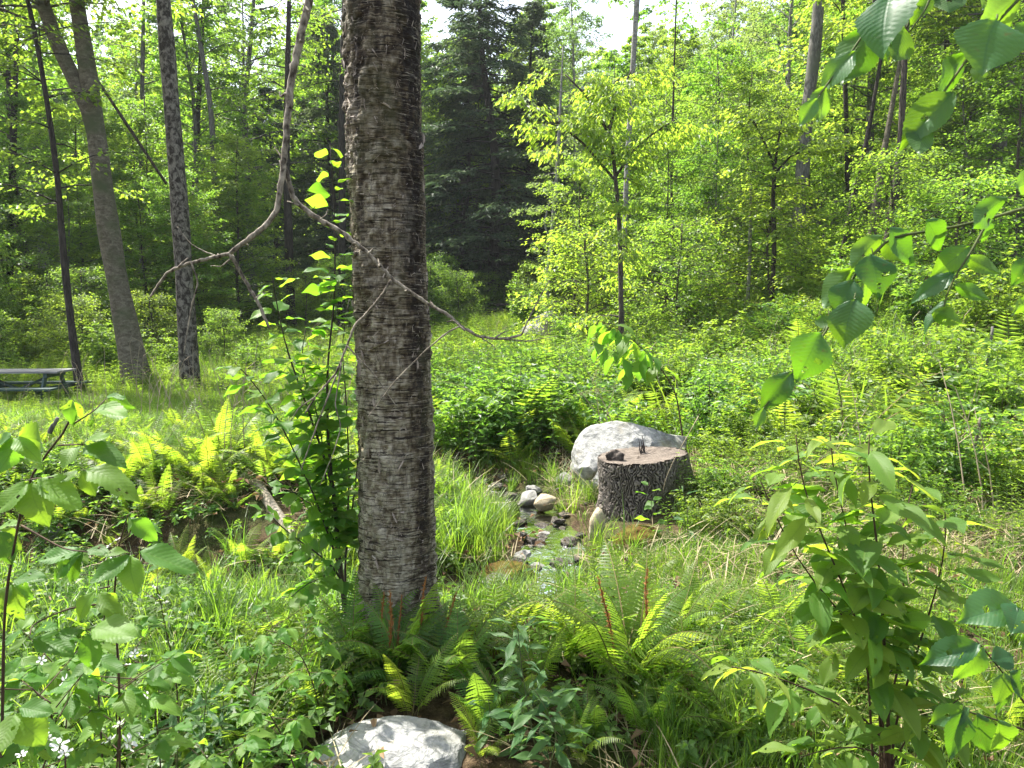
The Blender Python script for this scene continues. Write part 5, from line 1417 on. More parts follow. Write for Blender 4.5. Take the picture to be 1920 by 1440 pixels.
# ------------------------------------------------------------------ leaves large enough to be picked apart
def leaf_mesh(name, mat, width=.55, peak=.42, tipp=1.6, ser=.06, nser=9, fold=.18, curl=.25, wave=.03, nl=23, seed=0, petiole=.12, hang=.0):
    """one leaf of unit length along +y: pointed outline with toothed margin, folded on the midrib, curled, some of it eaten"""
    nl = 25
    g = np.random.default_rng(seed)
    v = np.linspace(0, 1, nl)
    w_ = np.where(v < peak, np.sin(np.clip(v / peak, 0, 1) * math.pi / 2) ** .75, np.cos(np.clip((v - peak) / (1 - peak), 0, 1) * math.pi / 2) ** (1.35 / tipp))
    w_ = w_ * width / 2
    us = np.array([-1, -.62, -.28, 0, .28, .62, 1])
    nc = len(us); lop = 1 + .08 * g.normal(); ph = g.random(3) * 6; tw = g.normal() * .25
    V, UV = [], []
    for i in range(nl):
        y = v[i] * (1 - .14 * curl * v[i]); zc = -curl * .55 * v[i] ** 2 + .02 * math.sin(v[i] * 5 + ph[0])
        xs = .03 * math.sin(v[i] * 3 + ph[1])
        for u in us:
            e = 1 - (ser * 1.6 * (i % 2) if abs(u) == 1 else 0)
            ww = w_[i] * e * (lop if u > 0 else 2 - lop)
            zz = abs(u) * w_[i] * fold * 2 - abs(u) ** 2 * w_[i] * fold * 1.1 + wave * math.sin(v[i] * 10 + u * 2 + ph[2]) * abs(u) * 1.3
            zz += tw * u * w_[i] * v[i] + .006 * math.cos(v[i] * 2 * math.pi * 11 - abs(u) * 2) * (abs(u) < .9)
            V.append((xs + u * ww, y + (.018 if abs(u) == 1 else 0), zc + zz)); UV.append((u * (w_[i] / (width / 2)), v[i]))
    q = [(i * nc + j, i * nc + j + 1, (i + 1) * nc + j + 1, (i + 1) * nc + j) for i in range(nl - 1) for j in range(nc - 1)]
    if seed % 2:                                                       # insect holes
        for _ in range(g.integers(1, 4)):
            c = (g.integers(6, nl - 6), g.integers(0, nc - 1))
            q = [f for f in q if not (f[0] // nc in (c[0], c[0] + g.integers(0, 2)) and f[0] % nc == c[1])]
    b = MB(); b.add(V, None, q, .5, UV)
    t = np.linspace(0, 1, 3)
    b.tube(np.stack([0 * t, -petiole * (1 - t), .015 * np.sin(t * 3)], -1), .010, 4, mi=1, cap=False)
    return b.mesh(name, [M[mat], M['stem']], True)
LF = {
    'alder': [leaf_mesh('leaf_round', 'alderleaf', .66, .42, 1.0, .045, 11, .20, .22 + .16 * i, .025, 13, i) for i in range(5)],
    'bramble': [leaf_mesh('leaf_bramble', 'bramble', .58, .38, 1.5, .06, 11, .18, .18 + .18 * i, .03, 13, 10 + i, .05) for i in range(4)],
    'cherry': [leaf_mesh('leaf_cherry', 'cherry', .46, .42, 1.5, .04, 11, .22, .35 + .16 * i, .02, 11, 20 + i) for i in range(4)],
    'cherrytop': [leaf_mesh('leaf_cherry_young', 'cherrytop', .34, .45, 1.6, .04, 11, .28, .5 + .2 * i, .02, 11, 30 + i) for i in range(3)],
    'shrub': [leaf_mesh('leaf_shrub', 'shrubleaf', .60, .45, 1.1, .03, 9, .14, .25 + .15 * i, .03, 8, 40 + i) for i in range(3)],
    'lance': [leaf_mesh('leaf_lance', 'willow', .22, .40, 1.5, .02, 9, .2, .3 + .15 * i, .02, 8, 50 + i, .03) for i in range(3)],
    'hick': [leaf_mesh('leaf_hickory', 'shrubleaf', .44, .5, 1.3, .02, 9, .14, .5 + .15 * i, .02, 8, 60 + i, .05) for i in range(3)],
}
def put_leaf(parent, me, base, tip, nrm, wide=None, name='leaf'):
    """a leaf from base to tip whose upper face looks along nrm; wide: width as a share of the shape's own"""
    base, tip = Vector(base), Vector(tip)
    y = tip - base; L = y.length; y.normalize()
    n = Vector(nrm); n = n - y * n.dot(y)
    if n.length < 1e-4: n = y.orthogonal()
    n.normalize(); x = y.cross(n)
    wx = L * (wide or 1.0)
    Mx = Matrix(((x.x * wx, y.x * L, n.x * L, base.x), (x.y * wx, y.y * L, n.y * L, base.y), (x.z * wx, y.z * L, n.z * L, base.z), (0, 0, 0, 1)))
    o = bpy.data.objects.new(name, me); COL.objects.link(o)
    o.parent = parent; o.matrix_local = Matrix.Translation(-parent.location) @ Mx
    return o
def stem_obj(parent, polys, mat, name='stem', sides=6, knots=0.0):
    b = MB()
    for pts, r0, r1 in polys:
        pts = np.array([Vector(p)[:] for p in pts])
        n = max(8, len(pts) * (6 if knots else 3)); s = np.concatenate([[0], np.cumsum(np.linalg.norm(np.diff(pts, axis=0), axis=1))]); t = np.linspace(0, s[-1], n)
        q = np.stack([np.interp(t, s, pts[:, c]) for c in range(3)], -1)
        if n > 6:
            q2 = np.stack([np.convolve(np.pad(q[:, c], 1, 'edge'), [.25, .5, .25], 'valid') for c in range(3)], -1); q2[0], q2[-1] = q[0], q[-1]; q = q2
        if knots: q[1:-1] += rng.normal(size=(n - 2, 3)) * r0 * .13
        b.tube(q - np.array(parent.location), np.linspace(r0, r1, n) * (1 + (.03 if knots else .10) * np.sin(np.arange(n) * 2.1) + knots * np.maximum(0, rng.normal(size=n) - .5)), sides)
    return link(name, b.mesh(name, M[mat] if isinstance(mat, str) else mat, True), parent)

# ------------------------------------------------------------------ dead branch hanging before the birch
def hanging_branch():
    def pl(px, d0, d1):
        n = len(px)
        return [at(X, Y, d0 + (d1 - d0) * k / max(n - 1, 1)) for k, (X, Y) in enumerate(px)]
    main = [(588, -60), (582, -10), (560, 80), (544, 170), (536, 260), (530, 330), (518, 395), (500, 422), (470, 445), (432, 475)]
    root = empty('hanging_branch', at(582, -10, 2.95))
    tag(root, 'bare forked grey dead branch hanging in front of the birch trunk', 'branch')
    m = bark_mat('dead_branch_bark', (.045, .034, .024), (.33, .29, .225), 14, 8, thr=(.36, .62), bump=.5, bd=.006)
    stem_obj(root, [(pl(main, 2.95, 2.85), .0165, .0085), (pl([(528, 300), (540, 335), (548, 370), (580, 400), (640, 435), (690, 475), (735, 523), (790, 562), (840, 590), (868, 615), (900, 632), (945, 636), (978, 628)], 2.92, 2.95), .0105, .0050)], m, 'limb', 10, .22)
    tw = [([(432, 475), (390, 485), (350, 495), (315, 510), (300, 530), (282, 556)], .008, .0045), ([(432, 476), (450, 510), (480, 560), (505, 615)], .0075, .0055),
          ([(358, 490), (372, 530), (360, 570), (348, 640), (345, 662)], .0035, .002), ([(432, 474), (405, 480), (380, 470), (358, 458), (332, 425)], .0035, .0015),
          ([(436, 482), (415, 500), (395, 498)], .004, .0015),
          ([(978, 628), (995, 590), (1012, 558), (1030, 525)], .0042, .002), ([(945, 636), (990, 640), (1045, 630)], .0035, .0016),
          ([(733, 525), (718, 552), (690, 585), (665, 610), (650, 650), (630, 700), (590, 745), (572, 775)], .0058, .003),
          ([(862, 612), (840, 622), (800, 655), (740, 715), (688, 785)], .0035, .0018), ([(650, 648), (700, 700), (748, 768)], .0030, .0015),
          ([(630, 705), (597, 790), (575, 850), (565, 882)], .004, .002), ([(590, 745), (560, 765), (545, 790)], .003, .0015), ([(640, 680), (628, 760), (640, 800), (625, 850), (600, 910)], .003, .0015),
          ([(872, 620), (850, 600), (838, 604)], .004, .002), ([(900, 632), (925, 648), (930, 655)], .003, .0015), ([(480, 560), (490, 548), (500, 552)], .003, .001), ([(690, 475), (700, 465), (712, 470)], .003, .001), ([(600, 412), (612, 402), (615, 392)], .003, .001), ([(535, 175), (526, 182), (524, 172)], .005, .002)]
    g = np.random.default_rng(88)
    for (X, Y) in [(578, 20), (562, 75), (541, 200), (531, 300), (524, 370), (488, 432), (455, 455), (410, 480), (335, 500), (560, 385), (610, 418), (665, 455), (712, 500), (765, 545), (815, 576), (925, 636)]:
        dx, dy = g.normal() * 14, -abs(g.normal()) * 8 + g.normal() * 8
        tw.append(([(X, Y), (X + dx * .5, Y + dy * .6), (X + dx * 1.1, Y + dy * 1.2)], .0042, .0022))
    for px, a, b_ in tw:
        stem_obj(root, [(pl(px, 2.90, 2.93), a, b_)], m, 'twig', 6, .25)
hanging_branch()

# ------------------------------------------------------------------ overhanging branches at the right
def branch_leaves(root, kind, rows, seed):
    g = np.random.default_rng(seed)
    for (bx, by, tx, ty, wpx, face, d, dd) in rows:
        A, B = at(bx, by, d), at(tx, ty, d + dd)
        L = (B - A).length
        me = LF[kind][g.integers(len(LF[kind]))]
        if face == 'b': n = (0.25 + g.normal() * .15, .95, .35)        # we look at the underside, sunlit from behind
        elif face == 't': n = (g.normal() * .2, -.9, .55)                # upper face towards us
        else: n = (-.2, -.25, 1)                                         # nearly edge on
        put_leaf(root, me, A, B, n, max(.35, min(1.5, (wpx / FPX * d) / (L * .60))))
root = empty('leafy_branch', at(1960, -60, .85)); tag(root, 'twig of large round toothed leaves hanging in at the top right corner', 'branch')
P2 = lambda px, d: [at(X, Y, d) for X, Y in px]
stem_obj(root, [(P2([(1990, -90), (1760, -45), (1690, -5), (1628, 50), (1592, 105), (1545, 165), (1525, 195)], .86), .0026, .0010),
                (P2([(1990, -60), (1930, -22), (1868, 42), (1815, 108), (1768, 175), (1742, 222)], .83), .0024, .0010), (P2([(1760, -45), (1735, 20), (1705, 60)], .85), .0016, .0008)], 'stem')
branch_leaves(root, 'alder', [
    (1665, -8, 1658, 56, 92, 't', .84, -.055), (1630, 45, 1572, 168, 72, 'b', .87, .0), (1603, 95, 1534, 166, 46, 't', .85, 0), (1700, 50, 1662, 128, 62, 'b', .86, 0), (1690, 48, 1630, 75, 60, 'b', .88, 0),
    (1552, 160, 1518, 240, 42, 'b', .86, 0), (1533, 185, 1498, 238, 30, 't', .85, 0), (1868, 38, 1850, 132, 118, 't', .80, -.03), (1925, -10, 1782, 82, 78, 'b', .83, 0), (1818, 100, 1724, 196, 52, 'b', .84, 0),
    (1785, 172, 1698, 270, 62, 't', .82, -.01), (1738, 222, 1700, 308, 46, 'b', .83, 0), (1742, -15, 1712, 42, 40, 't', .86, 0), (1778, -30, 1765, 42, 55, 'b', .87, 0), (1842, 115, 1826, 160, 28, 'b', .84, 0),
    (1668, 60, 1650, 118, 26, 'e', .86, 0), (1940, 40, 1905, 90, 60, 'b', .86, 0), (1730, -30, 1800, 10, 40, 't', .88, 0), (1880, -40, 1830, 30, 60, 'b', .9, 0), (1660, -30, 1720, 20, 50, 'b', .9, 0)], 3)
root = empty('leafy_branch', at(1960, 380, .85)); tag(root, 'thin branch of toothed leaves reaching in from the right edge and drooping to the middle', 'branch')
stem_obj(root, [(P2([(1990, 372), (1930, 388), (1855, 410), (1780, 428), (1665, 445), (1638, 478), (1600, 515), (1575, 570), (1548, 625), (1487, 695), (1432, 765)], .86), .0024, .0009),
                (P2([(1855, 410), (1822, 470), (1790, 520), (1772, 560), (1768, 588)], .84), .0015, .0008)], 'stem')
branch_leaves(root, 'alder', [
    (1892, 372, 1780, 428, 46, 'b', .84, 0), (1945, 335, 1878, 352, 40, 'b', .84, 0), (1735, 412, 1793, 468, 44, 't', .85, 0), (1665, 425, 1724, 498, 52, 't', .86, 0), (1658, 443, 1560, 512, 52, 'b', .86, 0),
    (1655, 450, 1702, 492, 40, 'b', .88, 0), (1636, 475, 1657, 558, 78, 't', .84, -.02), (1622, 508, 1641, 578, 62, 't', .86, 0), (1602, 503, 1510, 585, 44, 'b', .86, 0), (1597, 525, 1570, 592, 56, 't', .84, -.02),
    (1602, 560, 1584, 648, 74, 't', .82, -.02), (1542, 624, 1497, 720, 82, 't', .84, -.01), (1485, 696, 1421, 774, 48, 't', .85, 0), (1433, 764, 1416, 806, 22, 't', .86, 0), (1816, 460, 1748, 522, 46, 't', .85, 0),
    (1790, 510, 1706, 563, 34, 't', .84, 0), (1812, 480, 1871, 514, 30, 'b', .86, 0), (1790, 533, 1853, 560, 26, 'b', .85, 0), (1745, 588, 1804, 602, 34, 'b', .84, 0), (1775, 562, 1707, 622, 30, 'e', .85, 0),
    (1935, 482, 1897, 538, 36, 't', .84, 0), (1940, 556, 1884, 592, 26, 'b', .84, 0), (1850, 412, 1862, 455, 26, 'e', .85, 0), (1540, 590, 1548, 620, 30, 'b', .87, 0), (1500, 640, 1545, 700, 40, 'b', .90, 0)], 4)

# ------------------------------------------------------------------ plants grown from stems with leaves set along them
def along(root, pts, kind, L0, n, seed, t0=.15, t1=1.0, droop=.5, outw=1.0, tipw=None, sunny=None, wide=1.0, spread=1.2):
    g = np.random.default_rng(seed)
    P = np.array([Vector(p)[:] for p in pts]); s = np.concatenate([[0], np.cumsum(np.linalg.norm(np.diff(P, axis=0), axis=1))]); s /= s[-1]
    for k in range(n):
        t = t0 + (t1 - t0) * (k + .6 * g.random()) / n
        p = np.array([np.interp(t, s, P[:, c]) for c in range(3)]); q = np.array([np.interp(min(1, t + .03), s, P[:, c]) for c in range(3)]); q0 = np.array([np.interp(max(0, t - .03), s, P[:, c]) for c in range(3)])
        tan = unit(q - q0)
        a = k * 2.39996 + g.normal() * .45
        out = np.array([math.cos(a), math.sin(a), 0]); out = unit(out - tan * out.dot(tan) * .7)
        d = unit(out * outw + tan * (.35 + .25 * g.random()) + np.array([0, 0, -droop * (.4 + .9 * g.random())]) + g.normal(size=3) * .12)
        L = L0 * (.65 + .6 * g.random()) * (1 if t < .9 else .85)
        kd = tipw if (tipw and t > .74 and g.random() < .8) else kind
        nrm = np.array([0, 0, 1.0]) + g.normal(size=3) * .28 + out * .35
        b0 = p + out * .012 + d * L * .12
        put_leaf(root, LF[kd][g.integers(len(LF[kd]))], b0, b0 + d * L, nrm, wide * (.85 + .3 * g.random()))

def pxs(px, d0, d1):
    return [at(X, Y, d0 + (d1 - d0) * k / max(len(px) - 1, 1)) for k, (X, Y) in enumerate(px)]

# the shrub with upright stems left of the birch
base = at(645, 1120, 3.55)
root = empty('shrub', (base.x, base.y, Gf(base.x, base.y))); tag(root, 'many stemmed shrub with glowing yellow green leaves against the left side of the birch', 'shrub')
ft = at(652, 1215, 3.6); ft.z = Gf(ft.x, ft.y) - .05
SS = [([(640, 1090), (630, 950), (616, 850), (612, 700), (628, 560), (628, 400), (619, 272)], 3.5, 3.35, 48, .105), ([(640, 1080), (622, 900), (575, 760), (535, 650), (516, 555), (510, 518)], 3.5, 3.2, 42, .105),
      ([(636, 1060), (590, 930), (530, 800), (480, 720), (440, 680)], 3.5, 3.0, 34, .10), ([(646, 1090), (655, 900), (650, 760), (640, 640), (655, 560)], 3.55, 3.6, 26, .09),
      ([(636, 1040), (610, 900), (600, 780), (560, 690), (575, 610)], 3.5, 3.4, 32, .10), ([(640, 1040), (600, 960), (560, 930), (520, 900)], 3.5, 3.2, 22, .09),
      ([(645, 1060), (668, 900), (676, 800), (668, 700), (690, 640)], 3.6, 3.75, 20, .085), ([(640, 1080), (600, 1040), (540, 1000), (490, 950)], 3.4, 3.0, 22, .09), ([(644, 1100), (620, 1080), (580, 1090), (545, 1120)], 3.4, 3.05, 20, .10)]
stem_obj(root, [([ft] + pxs(px, a, b_), .0105 if i < 2 else .007, .0018) for i, (px, a, b_, n, L) in enumerate(SS)], 'twig', 'stem')
for i, (px, a, b_, n, L) in enumerate(SS):
    along(root, pxs(px, a, b_), 'shrub', L, int(n * 1.35), 500 + i, .12, 1.0, .25, 1.0)
    if i in (0, 1, 2, 4): along(root, pxs(px, a, b_), 'shrub', L * 1.1, n, 540 + i, .10, .75, .3, 1.8)

# cherry sapling at the right
base = at(1672, 1400, 1.85)
root = empty('cherry_sapling', (base.x, base.y, Gf(base.x, base.y))); tag(root, 'cherry sapling with long toothed leaves, yellow at the top, in the right foreground', 'sapling')
ft = Vector((base.x, base.y, Gf(base.x, base.y) - .05))
SS = [([(1668, 1400), (1660, 1250), (1652, 1100), (1640, 980), (1626, 880), (1630, 815)], 1.85, 1.72, 46, .135), ([(1662, 1380), (1622, 1210), (1590, 1120), (1540, 1000), (1500, 900), (1492, 815)], 1.85, 1.70, 40, .125),
      ([(1650, 1300), (1612, 1120), (1586, 980), (1560, 880), (1556, 812)], 1.85, 1.80, 34, .125), ([(1676, 1360), (1720, 1220), (1758, 1100), (1776, 1010), (1772, 960)], 1.85, 1.80, 34, .12),
      ([(1655, 1370), (1560, 1312), (1490, 1282), (1420, 1258), (1372, 1250)], 1.80, 1.66, 26, .10), ([(1664, 1330), (1700, 1190), (1690, 1050), (1700, 950), (1712, 905)], 1.85, 1.95, 30, .125),
      ([(1625, 1210), (1560, 1130), (1500, 1060), (1450, 960), (1425, 900)], 1.84, 1.75, 26, .115), ([(1668, 1420), (1620, 1400), (1560, 1400), (1500, 1420)], 1.8, 1.7, 20, .11), ([(1672, 1410), (1740, 1350), (1800, 1310)], 1.85, 1.75, 22, .11)]
stem_obj(root, [([ft] + pxs(px, a, b_), .0075 if i == 0 else .0048, .0014) for i, (px, a, b_, n, L) in enumerate(SS)], 'redstem', 'stem')
for i, (px, a, b_, n, L) in enumerate(SS):
    along(root, pxs(px, a, b_), 'cherry', L, n, 520 + i, .18, 1.0, .32, 1.35, 'cherrytop' if i != 7 else None)

# broad leaved plant at the right margin
base = at(1960, 1400, 1.5)
root = empty('elm_sapling', (base.x, base.y, Gf(base.x, base.y))); tag(root, 'broad leaved sapling with big blue green leaves cut by the right edge, low down', 'sapling')
stem_obj(root, [([Vector((base.x, base.y, Gf(base.x, base.y) - .05))] + pxs([(1955, 1400), (1940, 1250), (1920, 1120), (1945, 1050)], 1.5, 1.45), .006, .002), (pxs([(1950, 1360), (1880, 1260), (1830, 1200)], 1.5, 1.42), .003, .001), (pxs([(1950, 1380), (1870, 1350), (1800, 1330)], 1.5, 1.4), .003, .001)], 'redstem', 'stem')
branch_leaves(root, 'alder', [(1900, 1130, 1815, 1162, 70, 't', 1.45, -.04), (1915, 1140, 1902, 1182, 60, 't', 1.44, -.05), (1925, 1110, 1990, 1150, 60, 't', 1.45, 0), (1835, 1205, 1735, 1250, 52, 't', 1.42, -.02), (1840, 1210, 1800, 1290, 56, 't', 1.42, -.02),
    (1880, 1260, 1885, 1330, 56, 't', 1.43, -.03), (1890, 1262, 1940, 1310, 50, 't', 1.43, 0), (1860, 1240, 1910, 1225, 44, 't', 1.42, 0), (1805, 1330, 1790, 1430, 62, 't', 1.40, -.02), (1830, 1335, 1860, 1420, 50, 't', 1.40, 0), (1870, 1350, 1905, 1440, 60, 't', 1.42, 0), (1930, 1180, 1975, 1240, 60, 'b', 1.46, 0),
    (1900, 1290, 1850, 1330, 44, 'b', 1.47, 0), (1815, 1325, 1745, 1370, 44, 't', 1.40, 0)], 8)

# bramble at the left
def leaflets(root, C, tips, d, dt=-.02, seed=0, face='t'):
    g = np.random.default_rng(seed + int(C[0]) * 3 + int(C[1]))
    A = at(C[0], C[1], d)
    for (tx, ty, *rest) in tips:
        f = rest[0] if rest else face
        B = at(tx, ty, d + dt + g.normal() * .02); L = (B - A).length
        n = {'t': (g.normal() * .15, -.75, .75), 'b': (.2, .9, .4), 'e': (-.1, -.30, 1), 's': (.1, -.45, .9)}[f]
        wd = rest[1] if len(rest) > 1 else 1.0
        A2 = A + (B - A) * .08
        put_leaf(root, LF['bramble'][g.integers(4)], A2, B, n, wd)
base = at(30, 1440, 1.35)
root = empty('bramble', (base.x, base.y, Gf(base.x, base.y))); tag(root, 'tall bramble with large pleated leaflets and dark canes at the left edge', 'bramble')
gz = Gf(base.x, base.y) - .05
stem_obj(root, [([Vector((base.x - .1, base.y, gz))] + pxs([(8, 1130), (25, 1030), (38, 970), (45, 905), (72, 870), (78, 855), (108, 835), (138, 795), (140, 770)], 1.25, 1.15), .0048, .0016),
                ([Vector((base.x + .1, base.y + .1, gz))] + pxs([(225, 1330), (220, 1180), (200, 1080), (245, 1032)], 1.45, 1.3), .0042, .0015), (pxs([(45, 905), (60, 898), (100, 895)], 1.2, 1.15), .002, .001),
                (pxs([(78, 855), (48, 830), (32, 818)], 1.2, 1.1), .002, .001), (pxs([(110, 835), (155, 833)], 1.17, 1.13), .0016, .001), (pxs([(138, 795), (180, 768), (198, 748)], 1.15, 1.2), .0014, .0008),
                (pxs([(205, 1130), (130, 1140), (60, 1170), (55, 1195)], 1.35, 1.2), .002, .001), (pxs([(215, 1160), (185, 1175), (165, 1180)], 1.38, 1.2), .002, .001), (pxs([(40, 985), (120, 1030), (165, 1035)], 1.25, 1.2), .002, .001), (pxs([(205, 1100), (185, 1104)], 1.35, 1.25), .002, .001), (pxs([(212, 1060), (240, 965)], 1.3, 1.25), .0016, .001)], 'redstem', 'cane', 7)
leaflets(root, (60, 897), [(72, 990, 't', 1.15), (158, 948, 's'), (-25, 965)], 1.15)
leaflets(root, (150, 880), [(272, 905, 'e', 1.1), (180, 930, 't', 1.1), (105, 905, 's')], 1.18)
leaflets(root, (155, 833), [(106, 868), (232, 857, 's'), (205, 810, 'e')], 1.13)
leaflets(root, (138, 748), [(126, 800, 't', .9), (156, 790, 't', .6), (118, 770, 'b', .7)], 1.15)
leaflets(root, (172, 768), [(240, 772, 'e', .8), (178, 800, 'b', .8)], 1.2)
leaflets(root, (196, 745), [(262, 764, 'b', .7), (236, 742, 'e', .6)], 1.22)
leaflets(root, (28, 815), [(70, 858), (122, 826, 'b', .9), (12, 885, 'b'), (-20, 840)], 1.1)
leaflets(root, (45, 845), [(30, 880, 'b', 1.1), (75, 862, 's')], 1.14)
leaflets(root, (240, 968), [(305, 1016, 't', 1.0), (248, 1000, 'b', 1.2)], 1.25)
leaflets(root, (248, 1036), [(244, 1112, 't', 1.1), (376, 1062, 'e', 1.0), (165, 1095, 't', .9), (190, 1030, 'e', .8)], 1.22)
leaflets(root, (160, 1030), [(72, 1085, 't'), (112, 1095, 't'), (60, 1045, 's'), (205, 1035, 'e')], 1.26)
leaflets(root, (163, 1182), [(170, 1264, 't', 1.15), (258, 1184, 'e', 1.1), (95, 1190, 's'), (130, 1150, 'e')], 1.2)
leaflets(root, (184, 1104), [(131, 1166, 't', .8), (224, 1168, 't', .7), (235, 1122, 'e', .7)], 1.25)
leaflets(root, (54, 1195), [(12, 1218, 's', .9), (140, 1220, 's', .9), (102, 1163, 'e', .8)], 1.2)
leaflets(root, (20, 1090), [(70, 1120, 's'), (-10, 1150), (85, 1075, 'e'), (30, 1170)], 1.3)
leaflets(root, (-5, 990), [(45, 1030, 's'), (20, 1060), (35, 975, 'e')], 1.25)
leaflets(root, (30, 1330), [(80, 1400, 't', 1.4), (-20, 1420, 't'), (100, 1330, 's')], 1.0, -.05)
# low flowering brambles in the bottom left corner
def flower_mesh(seed):
    g = np.random.default_rng(seed); b = MB()
    for k in range(5):
        a = k * 1.2566 + g.normal() * .08; r = np.array([math.cos(a), math.sin(a), 0]); s = np.array([-math.sin(a), math.cos(a), 0]); up_ = np.array([0, 0, 1.])
        V = [r * .10]
        for f, w_ in ((.4, .17), (.75, .24), (.97, .15)):
            V += [r * f + s * w_ + up_ * (.16 * f + .06 * g.normal()), r * f - s * w_ + up_ * (.16 * f + .06 * g.normal())]
        b.add(V, [(0, 2, 1)], [(1, 2, 4, 3), (3, 4, 6, 5)], g.random())
    n = 16; a = g.random(n) * 6.28; e = .05 + .12 * g.random(n)
    b.leaves(np.stack([np.cos(a) * e, np.sin(a) * e, 0 * a], -1), np.stack([np.cos(a) * .5, np.sin(a) * .5, 1 + 0 * a], -1), np.stack([np.cos(a), np.sin(a), 0 * a], -1), .26, .06, 0, 0, .5, mi=1)
    b.tube(np.array([[0, 0, -1.0], [0, 0, .02]]), [.04, .09], 5, mi=1)
    return b.mesh('bramble_flower', [M['petal'], M['stem']])
FL = [flower_mesh(i) for i in range(3)]
def low_bramble(label, px, d, n, flowers, seed, L=.075):
    g = np.random.default_rng(seed)
    b0 = at(px[0][0], px[0][1], d); r = empty('bramble', (b0.x, b0.y, Gf(b0.x, b0.y))); tag(r, label, 'bramble')
    P = [Vector((b0.x, b0.y, Gf(b0.x, b0.y) - .04))] + pxs(px, d, d - .15)
    polys = [(P, .0035, .0012)]
    Pn = np.array([p[:] for p in P]); s = np.linspace(0, 1, len(P))
    for k in range(n):
        t = .35 + .65 * (k + .5) / n
        c = Vector([np.interp(t, s, Pn[:, c]) for c in range(3)]); a = k * 2.4 + g.normal() * .3
        e = c + Vector((math.cos(a) * .09, math.sin(a) * .09, .04 + g.normal() * .03)); polys.append(([c, e], .0014, .0008))
        for j, da in enumerate((0, 1.1, -1.1, 2.0, -2.0)[:3 if g.random() < .6 else 5]):
            dd = Vector((math.cos(a + da), math.sin(a + da), -.25 + g.normal() * .2)); LL = L * (1.0 if j == 0 else .8) * (.8 + .4 * g.random())
            put_leaf(r, LF['bramble'][g.integers(4)], e, e + dd.normalized() * LL, (g.normal() * .25, g.normal() * .25 - .15, 1), .95)
    stem_obj(r, polys, 'redstem', 'cane', 5)
    for (X, Y, rp) in flowers:
        q = at(X, Y, d - .28); rr = 1.0 * rp / FPX * d
        o = link('flower', FL[g.integers(3)], r, q - r.location, (R(35) + g.normal() * .3, g.normal() * .3, g.random() * 6), rr)
low_bramble('low flowering bramble at the bottom left with the largest white blossom', [(215, 1470), (225, 1380), (210, 1300), (260, 1270)], 1.65, 13, [(241, 1394, 19), (224, 1358, 11), (205, 1388, 12), (262, 1380, 9)], 601)
low_bramble('low flowering bramble in the very bottom left corner', [(60, 1480), (100, 1400), (110, 1330), (60, 1290)], 1.45, 13, [(112, 1398, 15), (92, 1385, 10), (122, 1412, 12), (80, 1372, 10), (40, 1415, 9)], 602, .07)
low_bramble('bramble spray with faint blossoms behind the big left leaves', [(120, 1400), (130, 1300), (120, 1250), (70, 1230)], 1.9, 12, [(122, 1278, 13), (60, 1270, 9), (78, 1238, 8)], 603)
low_bramble('bramble spray with white blossom clusters before the long grass', [(300, 1420), (290, 1320), (275, 1260), (240, 1230)], 2.2, 12, [(252, 1226, 8), (268, 1230, 8), (240, 1246, 6), (275, 1305, 8), (262, 1315, 8), (282, 1296, 7)], 604, .07)
low_bramble('bramble spray lifting white blossoms over the ditch at the left', [(180, 1230), (200, 1140), (205, 1060), (215, 1020)], 2.3, 9, [(202, 1042, 8), (212, 1050, 8), (198, 1028, 7), (220, 1012, 6), (205, 1022, 6)], 605, .06)
low_bramble('bramble spray with small blossoms above the tip of the ditch leaves', [(330, 1260), (310, 1180), (300, 1120), (290, 1095)], 2.6, 8, [(300, 1120, 7), (310, 1130, 6), (288, 1100, 5), (278, 1118, 6)], 606, .06)
low_bramble('pale young bramble left of the front boulder', [(560, 1460), (530, 1380), (500, 1330), (470, 1300)], 2.3, 11, [], 607, .07)
low_bramble('pale young bramble beside the shrub foot left of the birch', [(600, 1330), (580, 1260), (560, 1220), (520, 1200)], 2.7, 11, [], 608, .07)
low_bramble('young bramble with rounded leaves in front of the shrub foot', [(470, 1330), (480, 1270), (500, 1180), (540, 1160)], 2.7, 9, [], 609, .065)
low_bramble('low bramble at the bottom edge left of the boulder', [(420, 1490), (400, 1440), (390, 1420)], 2.0, 9, [], 610, .075)

# herbs with lance shaped leaves
def lance(label, px, d, n, L, seed, kind='lance', mat='stem', droop=.35, r0=.004, cat='herb', name='lance_herb'):
    b0 = at(px[0][0], px[0][1], d); r = empty(name, (b0.x, b0.y, Gf(b0.x, b0.y))); tag(r, label, cat)
    P = [Vector((b0.x, b0.y, Gf(b0.x, b0.y) - .04))] + pxs(px, d, d - .05)
    stem_obj(r, [(P, r0, .0014)], mat, 'stem', 6)
    along(r, P, kind, L, n, seed, .15, 1.0, droop, 1.0)
lance('tall lance leaved herb right of the birch foot, its tip against the bright fern', [(1012, 1440), (990, 1330), (978, 1250), (968, 1155)], 2.55, 38, .125, 611)
lance('leaning lance leaved herb at the bottom middle', [(1030, 1440), (1045, 1380), (1020, 1320), (1000, 1290)], 2.4, 26, .12, 612)
lance('short lance leaved herb left of the tall one', [(940, 1440), (925, 1370), (915, 1310)], 2.6, 18, .10, 613)
lance('lance leaved herb at the bottom left, nearest the flowers', [(330, 1450), (335, 1380), (338, 1310)], 2.3, 24, .10, 614)
lance('second lance leaved herb at the bottom left', [(385, 1450), (380, 1370), (388, 1300)], 2.4, 22, .10, 615)
lance('small lance leaved herb by the grass near the bottom left', [(420, 1420), (415, 1360), (420, 1310)], 2.5, 18, .09, 616)
lance('leafy seedling at the foot of the stump', [(1225, 985), (1222, 945), (1218, 905)], 5.0, 12, .10, 617, 'shrub', 'redstem', .3, .003)
